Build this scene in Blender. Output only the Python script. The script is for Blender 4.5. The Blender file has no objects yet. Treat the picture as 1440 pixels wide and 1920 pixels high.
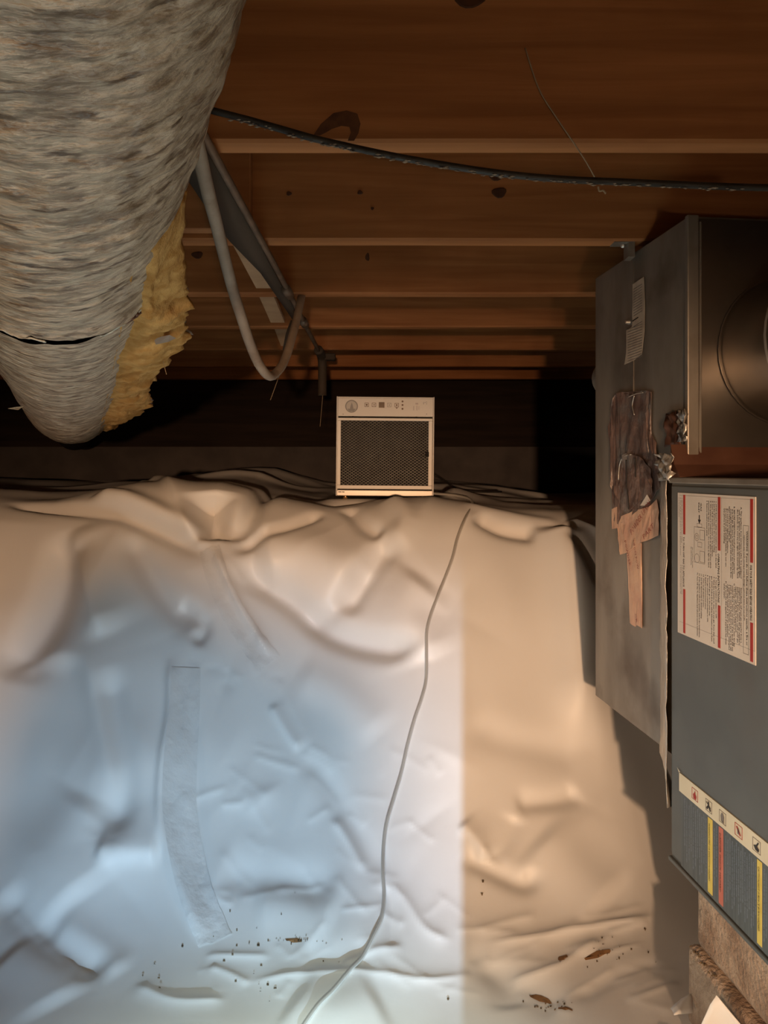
import bpy, bmesh, math, random
import numpy as np
from mathutils import Vector, Matrix, noise as mnoise

random.seed(7); np.random.seed(7)
scene = bpy.context.scene
COL = scene.collection

# ------------------------------------------------------------------ camera
F = 1360.0            # focal length in pixels of the 1440x1920 frame
HY = 885.0            # image row of the horizon
ZC = 0.95             # eye height above the crawl space floor
cam_d = bpy.data.cameras.new('camera'); cam = bpy.data.objects.new('camera', cam_d); COL.objects.link(cam)
cam.location = (0, 0, ZC); cam.rotation_euler = (math.pi/2, 0, 0)
cam_d.sensor_fit = 'VERTICAL'; cam_d.sensor_height = 36.0; cam_d.sensor_width = 27.0
cam_d.lens = F/1920*36.0
cam_d.shift_y = -(960-HY)/1920
cam_d.clip_start = 0.01
scene.camera = cam

# ------------------------------------------------------------------ world, lights, exposure
world = bpy.data.worlds.new('world'); scene.world = world; world.use_nodes = True
world.node_tree.nodes['Background'].inputs[0].default_value = (0.010, 0.008, 0.007, 1)
world.node_tree.nodes['Background'].inputs[1].default_value = 0.25
scene.view_settings.view_transform = 'Standard'; scene.view_settings.look = 'None'
scene.view_settings.gamma = 1.0; scene.view_settings.use_curve_mapping = False
scene.view_settings.exposure = 0.0

def aim(o, target):
    d = Vector(target) - o.location
    o.rotation_euler = d.to_track_quat('-Z', 'Y').to_euler()

WARM_POS = Vector((0.02, -1.50, 0.88))
COOL_POS = Vector((-0.044, -0.40, 0.21))
wl = bpy.data.lights.new('warm_lamp_light', 'SPOT'); wo = bpy.data.objects.new('warm_lamp_light', wl); COL.objects.link(wo)
wl.energy = 285; wl.color = (1.0, 0.585, 0.325); wl.spot_size = math.radians(31.5); wl.spot_blend = 1.0; wl.shadow_soft_size = 0.036
wo.location = WARM_POS; aim(wo, (0.05, 1.95, 0.565)); wo.scale = (2.4, 1.0, 1.0)
cl = bpy.data.lights.new('cool_lamp_light', 'SPOT'); co = bpy.data.objects.new('cool_lamp_light', cl); COL.objects.link(co)
cl.energy = 130; cl.color = (0.48, 0.745, 1.0); cl.spot_size = math.radians(35); cl.spot_blend = 1.0; cl.shadow_soft_size = 0.002
co.location = COOL_POS; aim(co, (-0.16, 1.60, 0.09)); co.scale = (2.0, 1.0, 1.0)
# a torch held low in front of the viewer, shining on the floor
tl = bpy.data.lights.new('torch_light', 'SPOT'); to = bpy.data.objects.new('torch_light', tl); COL.objects.link(to)
tl.energy = 40; tl.color = (0.84, 1.0, 0.90); tl.spot_size = math.radians(106); tl.spot_blend = 1.0; tl.shadow_soft_size = 0.01
to.location = (-0.10, 0.66, 0.40); aim(to, (-0.11, 0.80, 0.0))
# a dim fill light added behind the viewer to brighten the joists and duct
bl_ = bpy.data.lights.new('rear_fill_light', 'POINT'); bo = bpy.data.objects.new('rear_fill_light', bl_); COL.objects.link(bo)
bl_.energy = 12; bl_.color = (1.0, 0.70, 0.45); bl_.shadow_soft_size = 0.04
bo.location = (0.28, -0.85, 0.55)
# a warm fill spot added on the left to lift the furnace side and its shadow
sl = bpy.data.lights.new('side_fill_light', 'SPOT'); so_ = bpy.data.objects.new('side_fill_light', sl); COL.objects.link(so_)
sl.energy = 48; sl.color = (1.0, 0.68, 0.45); sl.spot_size = math.radians(46); sl.spot_blend = 1.0; sl.shadow_soft_size = 0.03
so_.location = (-0.75, -0.30, 0.50); aim(so_, (0.62, 1.45, 0.36))

# ------------------------------------------------------------------ helpers
def srgb(r, g, b):
    f = lambda c: (c/255/12.92) if c/255 <= 0.04045 else ((c/255+0.055)/1.055)**2.4
    return (f(r), f(g), f(b), 1.0)

def P(px, py, Y):
    """world point seen at a photo pixel, at distance Y along the view axis"""
    return Vector(((px-720)/F*Y, Y, ZC-(py-HY)/F*Y))

def tag(o, label=None, cat=None, group=None, kind=None):
    if label: o['label'] = label
    if cat: o['category'] = cat
    if group: o['group'] = group
    if kind: o['kind'] = kind
    return o

def empty(name, loc=(0, 0, 0), rz=0.0, parent=None):
    o = bpy.data.objects.new(name, None); COL.objects.link(o)
    o.empty_display_size = 0.05
    o.location = loc; o.rotation_euler = (0, 0, rz)
    if parent: o.parent = parent
    return o

def add(name, me, mat=None, parent=None, smooth=False):
    o = bpy.data.objects.new(name, me); COL.objects.link(o)
    if mat is not None and len(me.materials) == 0: me.materials.append(mat)
    if parent: o.parent = parent
    if smooth:
        me.polygons.foreach_set('use_smooth', [True]*len(me.polygons))
    return o

def from_bm(name, bm, mat=None, parent=None, smooth=False):
    me = bpy.data.meshes.new(name); bmesh.ops.recalc_face_normals(bm, faces=bm.faces)
    bm.to_mesh(me); bm.free()
    return add(name, me, mat, parent, smooth)

def from_np(name, co, faces, mat=None, parent=None, smooth=True):
    me = bpy.data.meshes.new(name); me.from_pydata([tuple(c) for c in co], [], faces); me.update()
    return add(name, me, mat, parent, smooth)

def grid_mesh(name, V, mat=None, parent=None, smooth=True, closed_v=False):
    """V: array (n,m,3)"""
    n, m = V.shape[:2]
    idx = np.arange(n*m).reshape(n, m)
    if closed_v: idx = np.concatenate([idx, idx[:, :1]], 1)
    a = idx[:-1, :-1].ravel(); b = idx[:-1, 1:].ravel(); c = idx[1:, 1:].ravel(); d = idx[1:, :-1].ravel()
    q = np.stack([a, b, c, d], 1).astype(np.int32)
    me = bpy.data.meshes.new(name)
    me.vertices.add(n*m); me.vertices.foreach_set('co', V.reshape(-1).astype(np.float32))
    me.loops.add(q.size); me.loops.foreach_set('vertex_index', q.ravel())
    me.polygons.add(len(q)); me.polygons.foreach_set('loop_start', np.arange(0, q.size, 4, dtype=np.int32))
    me.update(calc_edges=True); me.validate()
    return add(name, me, mat, parent, smooth)

def bm_box(bm, x0, x1, y0, y1, z0, z1, bevel=0.0, seg=1):
    r = bmesh.ops.create_cube(bm, size=1.0)
    vs = r['verts']
    bmesh.ops.scale(bm, vec=(x1-x0, y1-y0, z1-z0), verts=vs)
    bmesh.ops.translate(bm, vec=((x0+x1)/2, (y0+y1)/2, (z0+z1)/2), verts=vs)
    if bevel > 0:
        es = list({e for v in vs for e in v.link_edges})
        bmesh.ops.bevel(bm, geom=es, offset=bevel, segments=seg, affect='EDGES', profile=0.5)

def box(name, x0, x1, y0, y1, z0, z1, mat, parent=None, bevel=0.0, seg=1):
    bm = bmesh.new(); bm_box(bm, x0, x1, y0, y1, z0, z1, bevel, seg)
    return from_bm(name, bm, mat, parent)

def catmull(pts, n=8):
    pts = [Vector(p) for p in pts]
    out = []
    for i in range(len(pts)-1):
        p0 = pts[max(i-1, 0)]; p1 = pts[i]; p2 = pts[i+1]; p3 = pts[min(i+2, len(pts)-1)]
        for k in range(n):
            t = k/n
            out.append(0.5*((2*p1)+(p2-p0)*t+(2*p0-5*p1+4*p2-p3)*t*t+(3*p1-p0-3*p2+p3)*t**3))
    out.append(pts[-1]); return out

def tube_verts(path, r, sides=10):
    rings = []; up = Vector((0.13, 0.21, 0.97))
    n = len(path); prev = None
    for i, p in enumerate(path):
        t = (path[min(i+1, n-1)]-path[max(i-1, 0)]).normalized()
        if prev is None:
            a = t.cross(up)
            if a.length < 1e-3: a = t.cross(Vector((1, 0, 0)))
        else:
            a = prev - t*prev.dot(t)
        a.normalize(); b = t.cross(a); prev = a
        rr = r[i] if hasattr(r, '__len__') else r
        rings.append([p+(a*math.cos(2*math.pi*k/sides)+b*math.sin(2*math.pi*k/sides))*rr for k in range(sides)])
    return rings

def tube(name, path, r, mat, parent=None, sides=10, caps=True):
    rings = tube_verts(path, r, sides)
    co = [v for ring in rings for v in ring]; fs = []
    for i in range(len(rings)-1):
        for k in range(sides):
            k2 = (k+1) % sides
            fs.append((i*sides+k, i*sides+k2, (i+1)*sides+k2, (i+1)*sides+k))
    if caps:
        fs.append(tuple(range(sides-1, -1, -1))); m = (len(rings)-1)*sides
        fs.append(tuple(m+k for k in range(sides)))
    return from_np(name, co, fs, mat, parent)

def nz(x, y, z=0.0, oct=4):
    return mnoise.fractal(Vector((x, y, z)), 0.9, 2.0, oct)

# ------------------------------------------------------------------ materials (all procedural)
def mat(name, c1, c2=None, rough=0.6, metal=0.0, scale=(8, 8, 8), detail=4, nrough=0.5, bump=0.0, bump_scale=None, spec=0.5, lo=0.35, hi=0.65,
        c3=None, c3_scale=3.0, c3_lo=0.55, c3_hi=0.7, coord='Object', dist=0.0, c3_map=(1, 1, 1)):
    m = bpy.data.materials.new(name); m.use_nodes = True
    nt = m.node_tree; b = nt.nodes['Principled BSDF']
    b.inputs['Roughness'].default_value = rough; b.inputs['Metallic'].default_value = metal
    b.inputs['Specular IOR Level'].default_value = spec
    b.inputs['Base Color'].default_value = c1
    tc = nt.nodes.new('ShaderNodeTexCoord')
    mp = nt.nodes.new('ShaderNodeMapping'); mp.inputs['Scale'].default_value = scale
    nt.links.new(tc.outputs[coord], mp.inputs['Vector'])
    nn = nt.nodes.new('ShaderNodeTexNoise'); nn.inputs['Scale'].default_value = 1.0; nn.inputs['Detail'].default_value = detail
    nn.inputs['Distortion'].default_value = dist; nn.inputs['Roughness'].default_value = nrough
    nt.links.new(mp.outputs[0], nn.inputs['Vector'])
    if c2 is not None:
        rp = nt.nodes.new('ShaderNodeValToRGB')
        rp.color_ramp.elements[0].position = lo; rp.color_ramp.elements[0].color = c1
        rp.color_ramp.elements[1].position = hi; rp.color_ramp.elements[1].color = c2
        nt.links.new(nn.outputs['Fac'], rp.inputs[0]); out = rp.outputs[0]
        if c3 is not None:
            n3 = nt.nodes.new('ShaderNodeTexNoise'); n3.inputs['Scale'].default_value = c3_scale; n3.inputs['Detail'].default_value = 5
            mp3 = nt.nodes.new('ShaderNodeMapping'); mp3.inputs['Scale'].default_value = c3_map; nt.links.new(tc.outputs[coord], mp3.inputs['Vector']); nt.links.new(mp3.outputs[0], n3.inputs['Vector'])
            mr = nt.nodes.new('ShaderNodeMapRange'); mr.inputs[1].default_value = c3_lo; mr.inputs[2].default_value = c3_hi
            nt.links.new(n3.outputs['Fac'], mr.inputs[0])
            mx = nt.nodes.new('ShaderNodeMix'); mx.data_type = 'RGBA'
            nt.links.new(mr.outputs[0], mx.inputs[0]); nt.links.new(out, mx.inputs[6]); mx.inputs[7].default_value = c3
            out = mx.outputs[2]
        nt.links.new(out, b.inputs['Base Color'])
    if bump > 0:
        bp = nt.nodes.new('ShaderNodeBump'); bp.inputs['Strength'].default_value = bump; bp.inputs['Distance'].default_value = 0.01
        src = nn
        if bump_scale is not None:
            mp2 = nt.nodes.new('ShaderNodeMapping'); mp2.inputs['Scale'].default_value = bump_scale
            nt.links.new(tc.outputs[coord], mp2.inputs['Vector'])
            src = nt.nodes.new('ShaderNodeTexNoise'); src.inputs['Scale'].default_value = 1.0; src.inputs['Detail'].default_value = 5
            nt.links.new(mp2.outputs[0], src.inputs['Vector'])
        nt.links.new(src.outputs['Fac'], bp.inputs['Height']); nt.links.new(bp.outputs[0], b.inputs['Normal'])
    return m

M = {}
M['wood'] = mat('joist_wood', (0.29, 0.118, 0.042, 1), (0.42, 0.18, 0.068, 1), rough=0.7, scale=(2.2, 30, 42), detail=6, bump=0.12,
                c3=(0.22, 0.08, 0.026, 1), c3_scale=2.6, c3_lo=0.5, c3_hi=0.75, dist=0.5, spec=0.2)
M['wood_pale'] = mat('blocking_wood', (0.30, 0.13, 0.055, 1), (0.42, 0.20, 0.085, 1), rough=0.75, scale=(4, 30, 30), detail=5, bump=0.1, spec=0.2)
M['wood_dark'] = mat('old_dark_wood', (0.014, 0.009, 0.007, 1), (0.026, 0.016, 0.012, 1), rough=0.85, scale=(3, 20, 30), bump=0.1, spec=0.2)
M['knot'] = mat('knot_wood', (0.05, 0.017, 0.007, 1), (0.085, 0.03, 0.011, 1), rough=0.6, scale=(60, 60, 60))
M['arch_shade'] = mat('arch_shade_wood', (0.07, 0.024, 0.009, 1), (0.12, 0.045, 0.016, 1), rough=0.7, scale=(60, 60, 60))
M['lath'] = mat('lath_wood', (0.42, 0.28, 0.17, 1), (0.54, 0.37, 0.23, 1), rough=0.8, scale=(8, 30, 30), bump=0.1, spec=0.2)
M['subfloor'] = mat('subfloor_wood', (0.20, 0.10, 0.04, 1), (0.28, 0.15, 0.06, 1), rough=0.8, scale=(20, 4, 4), bump=0.1)
M['dirt'] = mat('crawl_dirt', (0.05, 0.035, 0.025, 1), (0.10, 0.07, 0.05, 1), rough=0.95, scale=(12, 12, 12), bump=0.5)
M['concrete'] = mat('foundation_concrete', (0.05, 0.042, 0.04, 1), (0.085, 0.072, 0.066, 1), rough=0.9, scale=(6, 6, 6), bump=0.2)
M['block'] = mat('block_concrete', (0.36, 0.265, 0.195, 1), (0.50, 0.385, 0.29, 1), rough=0.95, scale=(28, 28, 28), detail=7, bump=0.7,
                 bump_scale=(130, 130, 130), c3=(0.20, 0.115, 0.07, 1), c3_scale=9, c3_lo=0.5, c3_hi=0.72)
M['sheet'] = mat('white_polyethylene', (0.76, 0.755, 0.74, 1), (0.82, 0.815, 0.80, 1), rough=0.42, scale=(1.5, 1.5, 1.5), bump=0.05, bump_scale=(26, 26, 18), spec=0.35)
M['tape_clear'] = mat('seam_tape', (0.70, 0.70, 0.69, 1), (0.77, 0.77, 0.76, 1), rough=0.3, scale=(9, 9, 9), bump=0.25, bump_scale=(60, 60, 34), spec=0.5)
M['hose'] = mat('drain_hose_vinyl', (0.60, 0.59, 0.56, 1), (0.68, 0.67, 0.64, 1), rough=0.2, scale=(4, 4, 40))
M['hose_bore'] = mat('drain_hose_water', (0.38, 0.36, 0.32, 1), (0.44, 0.42, 0.38, 1), rough=0.3)
M['speck'] = mat('dirt_specks', (0.12, 0.085, 0.05, 1), (0.20, 0.14, 0.08, 1), rough=0.95, scale=(90, 90, 90))
M['stain'] = mat('mud_stain', (0.20, 0.10, 0.04, 1), (0.32, 0.17, 0.07, 1), rough=0.95, scale=(60, 60, 60))
M['galv'] = mat('galvanized_steel', (0.19, 0.172, 0.148, 1), (0.29, 0.265, 0.228, 1), rough=0.42, metal=0.45, scale=(14, 14, 5), detail=6, bump=0.03,
                c3=(0.11, 0.085, 0.065, 1), c3_scale=7, c3_lo=0.52, c3_hi=0.75)
M['galv_front'] = mat('galvanized_sheet_front', (0.22, 0.20, 0.175, 1), (0.30, 0.27, 0.24, 1), rough=0.33, metal=0.95, scale=(6, 6, 6), bump=0.04)
M['furnace'] = mat('furnace_grey_enamel', (0.085, 0.098, 0.098, 1), (0.12, 0.135, 0.135, 1), rough=0.45, metal=0.15, scale=(5, 5, 5), detail=6,
                   c3=(0.10, 0.095, 0.085, 1), c3_scale=6, c3_lo=0.5, c3_hi=0.8)
M['foil'] = mat('foil_tape', (0.42, 0.40, 0.36, 1), (0.58, 0.55, 0.50, 1), rough=0.34, metal=0.7, scale=(40, 40, 24), bump=0.45, bump_scale=(70, 70, 40))
M['copper_foil'] = mat('browned_foil', (0.085, 0.036, 0.022, 1), (0.125, 0.058, 0.036, 1), rough=0.45, metal=0.3, scale=(14, 14, 14), bump=0.15)
M['brown_tape'] = mat('old_brown_tape', (0.075, 0.050, 0.045, 1), (0.19, 0.125, 0.105, 1), rough=0.28, scale=(26, 40, 16), detail=7, bump=0.6, bump_scale=(90, 60, 40),
                      c3=(0.15, 0.14, 0.135, 1), c3_scale=16, c3_lo=0.5, c3_hi=0.65)
M['pink_tape'] = mat('peach_packing_tape', (0.52, 0.30, 0.21, 1), (0.62, 0.40, 0.27, 1), rough=0.4, scale=(20, 20, 20), bump=0.25, bump_scale=(60, 60, 40))
M['red_ink'] = mat('red_print', srgb(150, 35, 22), srgb(165, 45, 30), rough=0.5)
M['dark_red_ink'] = mat('dark_red_print', srgb(120, 30, 22), srgb(130, 40, 30), rough=0.5)
M['black_ink'] = mat('black_print', (0.022, 0.020, 0.019, 1), (0.03, 0.028, 0.026, 1), rough=0.6)
M['grey_ink'] = mat('grey_print', (0.16, 0.145, 0.13, 1), (0.2, 0.18, 0.165, 1), rough=0.6)
M['paper'] = mat('label_paper', (0.60, 0.545, 0.475, 1), (0.66, 0.60, 0.53, 1), rough=0.5, scale=(20, 20, 20))
M['paper_old'] = mat('old_label_paper', (0.34, 0.275, 0.21, 1), (0.48, 0.40, 0.31, 1), rough=0.7, scale=(40, 40, 40))
M['cream'] = mat('cream_label', (0.60, 0.56, 0.42, 1), (0.66, 0.62, 0.48, 1), rough=0.45, scale=(15, 15, 15))
M['dark_label'] = mat('dark_printed_label', (0.050, 0.066, 0.072, 1), (0.085, 0.105, 0.11, 1), rough=0.4, scale=(4, 160, 6), detail=2)
M['yellow'] = mat('yellow_label', (0.58, 0.46, 0.07, 1), (0.66, 0.54, 0.12, 1), rough=0.45, scale=(60, 60, 60))
M['red_label'] = mat('red_label', (0.42, 0.10, 0.06, 1), (0.52, 0.16, 0.11, 1), rough=0.45, scale=(50, 50, 50))
M['blue_ink'] = mat('pale_blue_print', (0.20, 0.26, 0.34, 1), (0.26, 0.32, 0.4, 1), rough=0.5)
M['jacket'] = mat('duct_wrap_jacket', (0.22, 0.165, 0.11, 1), (0.52, 0.44, 0.335, 1), rough=0.36, scale=(26, 52, 26), detail=12, nrough=0.70, bump=1.0,
                  bump_scale=(40, 80, 40), c3=(0.10, 0.068, 0.04, 1), c3_scale=1.0, c3_map=(36, 100, 36), c3_lo=0.56, c3_hi=0.66, lo=0.40, hi=0.56, spec=0.6, dist=0.1)
M['jacket_edge'] = mat('duct_wrap_torn_edge', (0.42, 0.42, 0.37, 1), (0.60, 0.62, 0.56, 1), rough=0.3, scale=(50, 50, 50), bump=0.5, bump_scale=(80, 80, 80))
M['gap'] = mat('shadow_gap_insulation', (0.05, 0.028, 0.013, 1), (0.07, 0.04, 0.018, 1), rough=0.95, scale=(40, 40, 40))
M['fiber'] = mat('yellow_fiberglass', (0.40, 0.21, 0.06, 1), (0.58, 0.355, 0.13, 1), rough=0.95, scale=(32, 32, 60), detail=8, bump=0.45, bump_scale=(110, 60, 110),
                 c3=(0.30, 0.14, 0.035, 1), c3_scale=14, c3_lo=0.5, c3_hi=0.7, spec=0.1)
M['facing'] = mat('grey_facing_paper', (0.19, 0.165, 0.14, 1), (0.26, 0.23, 0.20, 1), rough=0.6, scale=(20, 20, 20), bump=0.2)
M['black_rubber'] = mat('black_cable_sheath', (0.012, 0.010, 0.008, 1), (0.03, 0.025, 0.02, 1), rough=0.55, scale=(30, 30, 30), bump=0.3)
M['dust'] = mat('grey_dust', (0.20, 0.15, 0.11, 1), (0.30, 0.24, 0.18, 1), rough=0.95, scale=(60, 60, 60))
M['pale_hose'] = mat('pale_dusty_hose', (0.25, 0.195, 0.15, 1), (0.34, 0.275, 0.215, 1), rough=0.7, scale=(14, 14, 14), bump=0.2, bump_scale=(60, 60, 60),
                     c3=(0.18, 0.12, 0.08, 1), c3_scale=9)
M['iron'] = mat('rusty_iron_pipe', (0.12, 0.085, 0.06, 1), (0.21, 0.145, 0.10, 1), rough=0.55, metal=0.3, scale=(20, 20, 20), bump=0.2)
M['strip'] = mat('dusty_grey_strip', (0.046, 0.032, 0.021, 1), (0.07, 0.05, 0.034, 1), rough=0.8, scale=(9, 3, 9), bump=0.15)
M['white_paint'] = mat('beige_white_enamel', (0.66, 0.63, 0.59, 1), (0.70, 0.67, 0.63, 1), rough=0.4, scale=(5, 5, 5))
M['frame_white'] = mat('filter_frame_white', (0.74, 0.71, 0.66, 1), (0.78, 0.75, 0.70, 1), rough=0.4, scale=(5, 5, 5))
M['polished'] = mat('brushed_aluminium', (0.50, 0.46, 0.41, 1), (0.56, 0.52, 0.47, 1), rough=0.4, metal=0.35, scale=(2, 80, 80))
M['gap_black'] = mat('dark_recess', (0.010, 0.009, 0.008, 1), (0.014, 0.012, 0.011, 1), rough=0.9)
M['mesh_wire'] = mat('expanded_mesh', (0.07, 0.068, 0.06, 1), (0.11, 0.107, 0.095, 1), rough=0.45, metal=0.4, scale=(30, 30, 30))
M['logo_grey'] = mat('logo_grey', (0.26, 0.25, 0.24, 1), (0.30, 0.29, 0.28, 1), rough=0.5)
M['logo_light'] = mat('logo_light', (0.48, 0.46, 0.43, 1), (0.52, 0.50, 0.47, 1), rough=0.5)
M['brown_ink'] = mat('brown_print', (0.13, 0.075, 0.04, 1), (0.16, 0.09, 0.05, 1), rough=0.5)
M['display'] = mat('display_glass', (0.09, 0.05, 0.022, 1), (0.11, 0.06, 0.03, 1), rough=0.2)
M['faint_ink'] = mat('faint_print', (0.46, 0.41, 0.40, 1), (0.50, 0.45, 0.44, 1), rough=0.5)
M['brass'] = mat('brass_foot', (0.80, 0.50, 0.25, 1), (0.86, 0.56, 0.30, 1), rough=0.25, metal=0.9)
M['web'] = mat('cobweb', (0.30, 0.22, 0.14, 1), (0.36, 0.28, 0.18, 1), rough=0.9)
M['screw'] = mat('zinc_screw', (0.60, 0.58, 0.54, 1), (0.66, 0.64, 0.6, 1), rough=0.3, metal=0.8)
M['lamp_black'] = mat('lamp_housing', (0.02, 0.02, 0.02, 1), (0.03, 0.03, 0.03, 1), rough=0.6)

# ------------------------------------------------------------------ the bank under the plastic: profile z(Y), relative to the eye
PROF = np.array([(-2.1, -.95), (0.3, -.95), (1.0, -.952), (1.18, -.95), (1.30, -.945), (1.40, -.925), (1.48, -.885), (1.56, -.825), (1.64, -.755), (1.72, -.665),
                 (1.80, -.565), (1.88, -.455), (1.95, -.345), (2.02, -.235), (2.08, -.155), (2.14, -.105), (2.22, -.080), (2.35, -.088), (2.6, -.085),
                 (3.0, -.060), (3.6, -.04)])
def _smooth_prof():
    y = np.arange(-2.1, 3.6001, 0.005); z = np.interp(y, PROF[:, 0], PROF[:, 1])
    k = np.exp(-0.5*(np.arange(-20, 21)/6.0)**2); k /= k.sum()
    zp = np.concatenate([np.full(20, z[0]), z, np.full(20, z[-1])])
    return y, np.convolve(zp, k, 'valid')
PY, PZ = _smooth_prof()
PL = np.concatenate([[0], np.cumsum(np.hypot(np.diff(PY), np.diff(PZ)))])
def smst(a, b, x):
    t = np.clip((x-a)/(b-a), 0, 1); return t*t*(3-2*t)
CREST = np.array([(-2.2, .03), (-1.25, .006), (-1.0, .012), (-.75, .042), (-.5, .045), (-.28, .0), (-.15, -.012), (-.08, -.008), (.0, .004), (.12, .004), (.25, .0),
                  (.4, -.022), (.55, -.04), (.75, -.05), (2, -.05)])
def shift_y(X):      # the bank turns a corner and recedes towards the right
    return 0.13*smst(.50, .80, X) + 0.05*smst(-.9, -1.8, X) - .04*smst(-.25, .3, X)*smst(.75, .45, X)
def base_surface(X, Y):
    Ye = Y - shift_y(X)
    z = np.interp(Ye, PY, PZ)
    z = z + np.interp(X, CREST[:, 0], CREST[:, 1])*smst(1.75, 2.15, Ye)
    z = z + 0.07*smst(.18, .52, X)*smst(1.75, 1.2, Ye)*smst(.3, .9, Ye)
    return z
def pix_to_xy(px, py):
    Y = np.arange(0.9, 3.5, 0.004); X = (px-720)/F*Y
    z = base_surface(X, Y); zr = -(py-HY)/F*Y
    d = z - zr
    k = np.where(d >= 0)[0]
    i = k[0] if len(k) else int(np.argmax(d))
    return float(X[i]), float(Y[i])

# ---- sheet grid
gx = np.concatenate([np.arange(-2.15, -1.15, .02), np.arange(-1.15, .78, .0058), np.arange(.78, 1.9, .02)])
gy = np.concatenate([np.arange(-2.0, 1.0, .06), np.arange(1.0, 2.32, .0045), np.arange(2.32, 3.56, .02)])
GX, GY = np.meshgrid(gx, gy, indexing='ij')
GZ = base_surface(GX, GY)
GL = np.interp(GY - shift_y(GX), PY, PL)
DISP = np.zeros_like(GX)

def field(pts, reach):
    pl = []
    for p in pts:
        x, y = pix_to_xy(*p); pl.append((x, float(np.interp(y - float(shift_y(np.array(x))), PY, PL))))
    pl = np.array(catmull([(a, b, 0) for a, b in pl], 5))[:, :2]
    seg = np.hypot(*np.diff(pl, axis=0).T); tot = seg.sum()+1e-9; cum = np.concatenate([[0], np.cumsum(seg)])
    m = (GX > pl[:, 0].min()-reach) & (GX < pl[:, 0].max()+reach) & (GL > pl[:, 1].min()-reach) & (GL < pl[:, 1].max()+reach)
    x = GX[m]; l = GL[m]
    best = np.full(x.shape, 1e9); sg = np.zeros_like(x); tt = np.zeros_like(x)
    for i in range(len(pl)-1):
        a = pl[i]; d = pl[i+1]-a; L2 = d@d+1e-12
        t = np.clip(((x-a[0])*d[0]+(l-a[1])*d[1])/L2, 0, 1)
        dx = x-a[0]-t*d[0]; dl = l-a[1]-t*d[1]; ds = np.hypot(dx, dl)
        w = ds < best
        best[w] = ds[w]; sg[w] = np.sign(d[0]*dl-d[1]*dx)[w]; tt[w] = ((cum[i]+t*seg[i])/tot)[w]
    return m, best, sg, tt

FA = 0.95
def fold(pts, amp, w, kind='ridge', w2=None, t0=.18, t1=.18):
    """ridge / crease (sharp ridge) / step (sharp on the right-hand side of the line, slow decay w on the left)"""
    reach = 3.2*max(w, w2 or 0)
    m, d, s, t = field(pts, reach)
    taper = np.ones_like(t)
    if t0 > 0: taper *= smst(0, t0, t)
    if t1 > 0: taper *= smst(1, 1-t1, t)
    if kind == 'ridge': f = np.exp(-(d/w)**2)
    elif kind == 'crease': f = np.exp(-np.sqrt(d*d+(.12*w)**2)/w*1.3)
    else:
        w2 = (w2 or w*.2)*1.9
        f = np.where(s >= 0, np.exp(-(d/w)**1.4), np.exp(-(d/w2)**2))
    my = np.mean([p[1] for p in pts]); fa = 1.7 if my < 1230 and abs(amp) > .008 else (FA if my < 1770 else .55)
    DISP[m] += fa*amp*f*taper

# soft undulation of the whole sheet
rng = np.random.RandomState(3)
for k in range(26):
    fx, fl = rng.normal(0, 4.2), rng.normal(0, 3.2); ph = rng.rand()*6.28
    DISP += 0.0022*np.sin(fx*GX*1.6+fl*GL*1.6+ph)
for k in range(40):
    fx, fl = rng.normal(0, 17), rng.normal(0, 14); ph = rng.rand()*6.28
    DISP += 0.00035*np.sin(fx*GX+fl*GL+ph)
# --- folds, read off the photograph and laid on the bank
fold([(150, 1000), (95, 1150), (20, 1290)], -.030, .055, 'ridge')
fold([(140, 1000), (165, 1090), (200, 1200)], .022, .060, 'step', .018)
fold([(10, 935), (120, 955), (230, 972), (320, 1008), (405, 1058)], -.020, .022, 'ridge')
fold([(170, 935), (290, 962), (400, 1020)], .016, .028, 'ridge')
fold([(260, 908), (340, 955), (398, 1020)], .0095, .05, 'step', .010, .2, .1)
fold([(540, 925), (470, 962), (430, 1010), (402, 1024)], -.020, .030, 'ridge')
fold([(395, 925), (400, 975), (405, 1018)], -.045, .048, 'ridge')
fold([(430, 1040), (490, 1010), (560, 985), (610, 960)], -.014, .018, 'ridge')
fold([(440, 1058), (540, 1120), (620, 1185), (730, 1215), (810, 1212)], -.024, .032, 'ridge')
fold([(470, 1040), (570, 1040), (690, 1090)], .026, .085, 'ridge')
fold([(690, 1060), (640, 1130), (560, 1170)], -.010, .03)
fold([(760, 1010), (700, 1060), (640, 1150)], -.013, .035)
fold([(800, 1080), (760, 1150), (800, 1250)], .016, .07)
fold([(398, 1028), (430, 1100), (468, 1170), (512, 1240)], .010, .016, 'step', .004)
fold([(240, 1010), (300, 1110), (370, 1190)], -.012, .03)
fold([(330, 1130), (380, 1170), (360, 1210)], -.010, .020)
fold([(10, 1262), (95, 1232), (160, 1240), (192, 1330), (218, 1440), (235, 1540)], .026, .075, 'step', .016, .1, .2)
fold([(200, 1250), (222, 1370), (235, 1480), (210, 1570), (185, 1605)], -.026, .036)
fold([(180, 1612), (240, 1606), (310, 1600)], .016, .06, 'step', .014)
fold([(185, 1500), (120, 1600), (160, 1700)], .018, .08)
fold([(318, 1230), (322, 1330), (310, 1440), (306, 1540), (335, 1660), (390, 1775)], .013, .020, 'step', .006, .1, .1)
fold([(360, 1310), (370, 1450), (378, 1600), (392, 1740)], -.008, .016)
fold([(470, 1700), (560, 1690), (640, 1720)], .012, .05)
fold([(505, 1320), (540, 1375), (565, 1410)], .009, .020, 'step', .005)
fold([(560, 1400), (630, 1490), (690, 1590), (720, 1660)], -.009, .026)
fold([(620, 1530), (650, 1570), (685, 1640)], .008, .014, 'step', .005)
fold([(550, 1260), (640, 1300), (720, 1380)], .010, .05)
fold([(400, 1640), (520, 1650), (640, 1660)], -.012, .035)
fold([(0, 1672), (70, 1745), (150, 1810), (215, 1835)], -.020, .030)
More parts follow.
